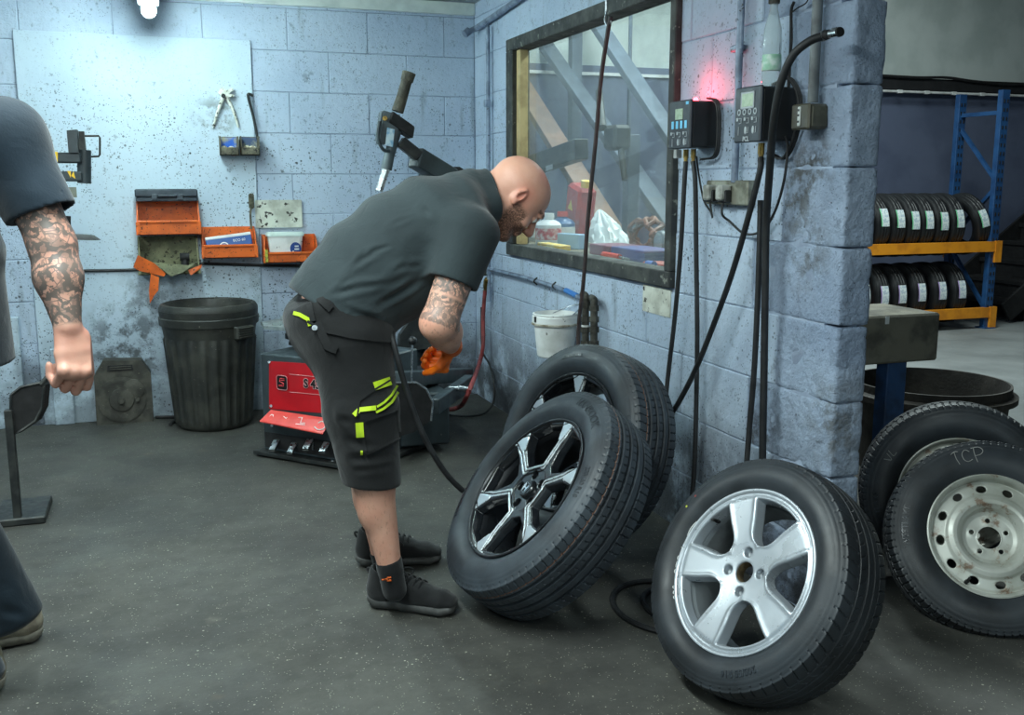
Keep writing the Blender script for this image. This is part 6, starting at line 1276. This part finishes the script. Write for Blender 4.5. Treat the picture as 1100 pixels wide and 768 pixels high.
def lump(nm, lb, cat_, c, r, m, sharp=1., seed=0, k=.02, n=9):
    rnd = random.Random(seed); c = np.array(c); s = SDF(c-np.array(r)*1.5, c+np.array(r)*1.5, max(r)/22)
    for i in range(n): d = np.array([rnd.uniform(-1, 1)*r[j]*.6 for j in range(3)]); s.bone(c+d*.3, c+d, max(r)*.34, max(r)*.12*sharp, k)
    s.cut((c[0], c[1], .947), (0, 0, -1)); me = s.mesh(nm); return obj(nm, finish(me, m, 30), None, label=lb, cat=cat_)
# white bag: crumpled cone of thin folds
b = NB(); rnd = random.Random(5); cB = gz(655, 268, 2.38); cB = Vector((2.38, cB.y, .965)); top = gz(644, 225, 2.38); NB_ = 40; rg = []
for i, q in enumerate(np.linspace(0, 1, 9)):
    row = []
    for k in range(NB_):
        a = 2*math.pi*k/NB_; r_ = (.20*(1-q)**.8+.012)*(1+.25*math.sin(k*1.3+i*.5)*(.3+q)+.12*rnd.uniform(-1, 1)); ctr = cB.lerp(Vector((2.38, top.y, top.z)), q); row.append(b.verts.new((ctr.x+.45*r_*math.sin(a), ctr.y+r_*math.cos(a), ctr.z+.03*rnd.uniform(-1, 1)*(1-q)*(i > 0))))
    rg.append(row)
for A_, C_ in zip(rg, rg[1:]):
    for k in range(NB_): b.faces.new([A_[k], A_[(k+1) % NB_], C_[(k+1) % NB_], C_[k]])
b.faces.new(rg[0][::-1]); b.faces.new(rg[-1]); obj('plastic_bag', b, mat('white_bag', (222, 226, 226), None, rough=.4), smooth=20, label='crumpled white plastic bag behind the window', cat='bag')
# red leaning can with a warning triangle
P0_ = gz(620, 268, 2.42); M = Matrix.Translation((2.42, P0_.y, .972)) @ Matrix.Rotation(.22, 4, 'X'); t = thing('jerrycan', 'red can with a yellow warning triangle leaning behind the window', 'can', M.translation)
obj('can_body', box(NB(), (0, 0, .16), (.12, .20, .32), .02, M), mat('can_red', (190, 40, 34), (160, 34, 30), 8, .4), t); obj('can_neck', cyl(NB(), M @ Vector((0, -.05, .31)), M @ Vector((0, -.05, .36)), .03), M_yel, t); b = NB(); prism(b, [(-.035, 0), (.035, 0), (0, .06)], .002, M @ basis((-.0605, .01, .17), (0, -1, 0), (0, 0, 1))); obj('warning_triangle', b, M_haz, t)
# tangle of orange-brown cable, round gauge, red tool, blue cap
b = NB(); rnd = random.Random(8); c_ = gz(693, 268, 2.33)
for k in range(4):
    tube(b, [Vector((2.33+rnd.uniform(-.05, .05), c_.y+.13*math.cos(a+k)*(1+.15*rnd.uniform(-1, 1)), 1.045+.075*math.sin(a+k)*(1+.2*rnd.uniform(-1, 1)))) for a in np.linspace(0, 5.8, 12)], .012, 6)
obj('cable_coil', b, mat('brown_orange_cable', (120, 66, 46), (90, 50, 38), 20, .6), label='brown tangled cable coil at the right end behind the window', cat='cable')
c_ = gz(707, 260, 2.3); t = thing('gauge', 'round grey pressure gauge behind the window at right', 'gauge', c_); Mg = basis(c_, (0, -1, 0), (0, 0, 1)); obj('gauge_case', lathe(NB(), [(0, .0), (.05, 0), (.055, -.005), (.055, -.04), (0, -.04)], 28, Mg), mat('gauge_grey', (90, 98, 108), None, rough=.4), t); obj('gauge_face', lathe(NB(), [(0, .002), (.042, .002), (.044, 0)], 28, Mg), mat('gauge_face', (140, 150, 160), None, rough=.3), t); obj('gauge_stand', cyl(NB(), c_-Vector((0, 0, .05)), Vector((c_.x, c_.y, .946)), .012), M_dgrey, t)
c_ = gz(650, 279, 2.0); b = NB(); tube(b, [Vector((2.0, c_.y+.02, .965)), Vector((2.0, c_.y-.16, .965))], .014, 10, smooth=False); t = obj('screwdriver', b, mat('tool_red', (216, 60, 44), None, rough=.4), label='red-handled tool lying on the window bench', cat='tool'); obj('shank', cyl(NB(), (2.0, c_.y-.16, .965), (2.0, c_.y-.26, .962), .005), M_steel, t)
c_ = gz(699, 289, 1.96); obj('blue_cap', cyl(NB(), (1.96, c_.y+.03, .962), (1.96, c_.y-.03, .962), .016), mat('cap_blue', (40, 90, 180), None, rough=.4), label='small blue cap lying at the front right of the window bench', cat='cap')
# beams added to imitate glass reflections; posts and machine seen through the window
M_strut = mat('strut_grey', (88, 98, 110), (74, 84, 96), 5, .6); M_reflband = mat('reflection_band_brown', (140, 112, 98), (116, 96, 88), 5, .6)
XS = 2.9
def g3(u, v, X=XS): return onX(u, v, X)
t = thing('reflection_frame', 'added raking beams imitating reflection bands, and posts, standing beyond the window', 'staircase', (XS, 5.4, 0))
for (a, c, w_, m_, X_) in (((560, 92), (700, 318), .17, M_reflband, 2.95), ((566, 20), (735, 262), .13, M_strut, 3.2), ((618, -10), (760, 205), .13, M_strut, 3.4)):
    A_, C_ = g3(*a, X_), g3(*c, X_); d_ = (C_-A_).normalized(); C_ = A_+d_*((A_.z)/abs(d_.z)*.97); b = NB(); beam(b, A_-d_*.8, C_, .06, w_, .004, up=(1, 0, 0)); obj('reflection_beam', b, m_, t)
for (u, X_, w_) in ((617, 3.3, .09), (675, 3.5, .025)):
    p = g3(u, 150, X_); obj('post', box2(NB(), (X_-w_/2, p.y-w_/2, 0), (X_+w_/2, p.y+w_/2, 2.6), .004), M_strut, t)
t = thing('lift_head', 'dark machine head with round housing standing beyond the window', 'machine', (2.7, g3(663, 150, 2.7).y, 0)); c_ = g3(663, 148, 2.7)
obj('head_block', box(NB(), c_, (.12, .17, .15), .02, None), M_dgrey, t); b = cyl(NB(), c_+Vector((-.08, .05, .06)), c_+Vector((-.02, .24, .30)), .03, .022, 12); cyl(b, c_+Vector((0, -.05, -.05)), c_+Vector((0, -.12, -.26)), .022, .018, 12); obj('head_arm', b, M_dgrey, t); obj('head_column', box2(NB(), (2.76, c_.y-.04, 0), (2.84, c_.y+.04, c_.z+.02), .004), M_strut, t)
b = NB(); A_, C_ = g3(560, 182, 2.75), g3(625, 160, 2.75); beam(b, A_, C_, .10, .14, .006); obj('boom', b, M_dgrey, t)
M_l = basis(g3(590, 180, 2.69), C_-A_, (0, 0, 1)); obj('maker_label', box(NB(), (0, 0, 0), (.13, .035, .003), 0, M_l), M_sil, t)
# ------------------------------------------------------------------ tyre rack in the hall
fr = onZ(1058, 352); ux = Vector((1, 0, 0)); M_rb = mat('rack_blue', (38, 80, 126), (30, 64, 106), 8, .45, .1); M_ro = mat('rack_orange', (226, 146, 34), (200, 124, 30), 8, .45)
t = thing('tyre_rack', 'blue and orange steel tyre rack against the rear wall of the hall', 'rack', fr)
DP = .50; f0 = fr; r0 = fr+nd*DP
for base in (f0, r0, f0-ux*2.7, r0-ux*2.7):
    b = NB(); beam(b, base, base+Vector((0, 0, 2.09)), .085, .055, .003, up=(0, 1, 0))
    up_ = obj('upright', b, M_rb, t); b = NB()
    if base is f0 or base is r0:
        for k in range(26):
            q = base-nd*.034+Vector((0, 0, .12+.075*k)) if base is f0 else base-nd*.034+Vector((0, 0, .12+.075*k)); Mq = basis(q+nd*.004, ux, (0, 0, 1)); box(b, (-.018, 0, 0), (.010, .03, .006), 0, Mq); box(b, (.018, 0, 0), (.010, .03, .006), 0, Mq)
        obj('slots', b, M_blackm, up_, kind='stuff')
    b = NB(); box(b, base+Vector((0, 0, .005)), (.12, .12, .01)); obj('foot_plate', b, M_rb, t)
zs_ = (.12, .70, 1.22, 1.86)
for side in (0, 1):
    o = ux*(-2.7*side); b = NB(); beam(b, f0+o+Vector((0, 0, 1.90)), r0+o+Vector((0, 0, 1.90)), .03, .035); obj('brace', b, M_rb, t)
    for (za, zb) in ((1.80, 1.30), (1.28, .78), (.70, .15)): b = NB(); (beam(b, r0+o+Vector((0, 0, za)), f0+o+Vector((0, 0, zb)), .03, .03) if za != 1.28 else beam(b, f0+o+Vector((0, 0, za-.02)), r0+o+Vector((0, 0, zb)), .03, .03)); obj('brace', b, M_rb, t)
BZ = (.735, .145)
for z_ in BZ:
    for base in (f0, r0):
        q = base-nd*(.045 if base is f0 else -.045); b = NB(); beam(b, q-ux*2.75+Vector((0, 0, z_)), q+ux*.03+Vector((0, 0, z_)), .09, .045, .003, up=(0, 1, 0)) if False else solid_poly(b, [q-ux*2.75+Vector((0, 0, z_-.045)), q+ux*.02+Vector((0, 0, z_-.045)), q+ux*.02+Vector((0, 0, z_+.045)), q-ux*2.75+Vector((0, 0, z_+.045))], nd*.045); obj('shelf_beam', b, M_ro, t, smooth=0)
        b = NB(); solid_poly(b, [q+ux*.0-nd*.006+Vector((0, 0, z_-.14)), q+ux*.07-nd*.006+Vector((0, 0, z_-.14)), q+ux*.07-nd*.006+Vector((0, 0, z_+.05)), q+ux*.0-nd*.006+Vector((0, 0, z_+.05))], nd*.05); obj('beam_connector', b, M_ro, t, smooth=0)
rackT = tyre_mesh(.28, .076, .185, 'rack', N=96, M=20, hollow=True, mt=M_tyreR)
M_lab = NT('tyre_label'); cl = M_lab.mix(M_lab.ramp(M_lab.noise(60, 3), .45, .6), lin((216, 224, 222)), lin((176, 190, 200))); M_lab.set(cl, .6); M_lab = M_lab.m; M_lgreen = mat('label_green', (120, 200, 150), None, rough=.6); M_lpurp = mat('label_purple', (176, 150, 200), None, rough=.6)
def rack_tyre(s_, z_, lab_a, leanx, hasl, first, i, upper):
    c = f0-ux*s_+nd*(DP*.5)+Vector((0, 0, z_)); ang = math.atan2(-ux.y*1, ux.x)
    th = Matrix.Translation(c) @ Matrix(((ux.x, nd.x, 0, 0), (ux.y, nd.y, 0, 0), (0, 0, 1, 0), (0, 0, 0, 1))) @ Matrix.Rotation(math.radians(leanx), 4, 'Y') @ Matrix.Rotation(math.pi/2, 4, 'Y')
    nth = ('rightmost', 'second', 'third', 'fourth', 'fifth', 'sixth', 'seventh', 'eighth')[i]; row = 'upper' if upper else 'lower'
    lb = ('%s new tyre on the %s shelf of the rack' % (nth, row)) if i == 0 else ('new tyre on the %s shelf of the rack, %s from the right' % (row, nth))
    t = thing('rack_tyre', lb, 'tyre', th.translation, th.to_euler(), 'new tyres on the %s shelf' % row); obj('tyre_body', rackT, None, t, False)
    if hasl:
        for (a0, a1, m_, nm, x0_, x1_) in ((-10, 22, M_lab, 'paper_label', -.036, .040), (-10, 22, M_lgreen if upper else M_lpurp, 'label_stripe', -.040, -.030)):
            b = NB(); A_ = []
            # the tread faces -nd (towards the camera): local angle of that direction
            for a in np.linspace(a0+lab_a, a1+lab_a, 6):
                ra = math.radians(a); rr = .2815+(.0008 if nm == 'label_stripe' else 0); d_ = (math.sin(ra), -math.cos(ra)); A_.append([b.verts.new((-d_[0]*rr, d_[1]*rr, x)) for x in (x0_, x1_)]+[b.verts.new((-d_[0]*(rr+.001), d_[1]*(rr+.001), x)) for x in (x0_, x1_)])
            for p_, q_ in zip(A_, A_[1:]): b.faces.new([p_[2], p_[3], q_[3], q_[2]]); b.faces.new([p_[0], q_[0], q_[1], p_[1]]); b.faces.new([p_[0], p_[2], q_[2], q_[0]]); b.faces.new([p_[1], q_[1], q_[3], p_[3]])
            obj(nm, b, m_, t, False)
    return t
for i, s_ in enumerate([fr.x-onY(u_, 228, 7.09).x for u_ in (1058, 1031, 1014, 998, 983, 967, 950, 932)]): rack_tyre(s_, .925, 6+random.uniform(-5, 5), -14 if i == 0 else 0, True, i == 0, i, True)
for i, s_ in enumerate([fr.x-onY(u_, 300, 7.09).x for u_ in (1033, 1012, 990, 969, 950, 930)]): rack_tyre(s_, .312, 4+random.uniform(-4, 4), 0, True, False, i, False)
# dark staircase in the hall at the right edge
t = thing('staircase', 'black steel staircase at the right edge beyond the tyre rack', 'staircase', (7.5, 7.6, 0))
for k in range(7): obj('tread', box2(NB(), (7.42+.24*k, 7.30, .16+.17*k), (7.72+.24*k, 8.15, .20+.17*k), .004), M_blackm, t); obj('riser', box2(NB(), (7.68+.24*k, 7.32, .02+.17*k if k else 0), (7.70+.24*k, 8.13, .33+.17*k)), M_blackm, t)
for yy_ in (7.26, 8.17): b = NB(); beam(b, (7.40, yy_, .10), (9.2, yy_, 1.38), .03, .20, .003); obj('stringer', b, M_blackm, t)
# ------------------------------------------------------------------ workbench stub and tub behind the pillar
YW = 3.15
def Wp(u, v, y=YW): return onY(u, v, y)
a = Wp(925, 320); c = Wp(1012, 336); zt_ = c.z; zb_ = Wp(1012, 384).z; t = thing('workbench', 'heavy grimy bench top on blue steel legs behind the pillar', 'workbench', ((a.x+c.x)/2, YW, 0)); M_conc = mat('grimy_bench_top', (122, 118, 104), (84, 82, 74), 9, .85, bump=.4, speck=(120, 118, 106), sscale=40, sth=.42)
xr_ = Wp(1010, 350).x; obj('bench_top', box2(NB(), (1.93, YW, zb_-.01), (xr_, YW+.34, zt_), .008), M_conc, t)
obj('leg', box2(NB(), (Wp(984, 0).x, YW+.02, 0), (Wp(1006, 0).x, YW+.09, zb_-.01), .004), mat('leg_blue', (44, 78, 122), (36, 56, 84), 10, .6, bump=.1), t); obj('leg', box2(NB(), (Wp(966, 0).x, YW+.20, 0), (Wp(981, 0).x, YW+.26, zb_-.01), .004), mat('leg_brown', (48, 44, 38), (60, 54, 46), 10, .7), t); obj('leg', box2(NB(), (1.95, YW+.26, 0), (2.01, YW+.32, zb_-.01), .004), MC['leg_brown'], t)
b = NB(); M = Matrix.Translation((Wp(958, 0).x, YW+.12, zt_)); box(b, (0, 0, .004), (.10, .03, .008), .002, M @ Matrix.Rotation(.3, 4, 'Z')); obj('flat_bar', b, M_dgrey, label='flat steel bar lying on the bench behind the pillar', cat='tool')
b = NB(); box(b, Wp(953, 344)+Vector((0, -.001, 0)), (.018, .002, .03), .0); obj('torn_sticker', b, M_white, t)
zR = .40; a = onZ(915, 409, zR); c = onZ(1084, 409, zR); ctr = onZ(1000, 409, zR); rr_ = (c-a).length/2*1.0
ctr = (a+c)/2; ctr = Vector((ctr.x, ctr.y, 0)); M = Matrix.Translation(ctr); t = thing('water_tub', 'big black round dunking tub standing behind the steel wheels', 'tub', ctr); M_tub = mat('muddy_black_rubber', (40, 37, 33), (62, 58, 52), 7, .7, bump=.3)
obj('tub_wall', lathe(NB(), [(0, 0), (rr_*.86, 0), (rr_*.93, zR-.06), (rr_*.95, zR-.05), (rr_*.95, zR), (rr_*.92, zR), (rr_*.84, .02), (0, .02)], 72, M), M_tub, t); obj('tub_rim', lathe(NB(), [(rr_*.94, zR-.075), (rr_*1.02, zR-.07), (rr_*1.02, zR-.045), (rr_*.95, zR-.035), (rr_*.94, zR-.04)], 72, M), M_tub, t)
b = NB(); q = M @ Vector((rr_*.97, -.06, zR-.10)); box(b, q, (.03, .12, .05), .006); obj('tub_handle', b, M_tub, t)
b = lathe(NB(), [(0, zR-.16), (rr_*.86, zR-.16)], 48, M); w_ = NT('dirty_water'); w_.set(lin((22, 22, 20)), .06); w_.b.inputs['Specular IOR Level'].default_value = .6; obj('water', b, w_.m, t)
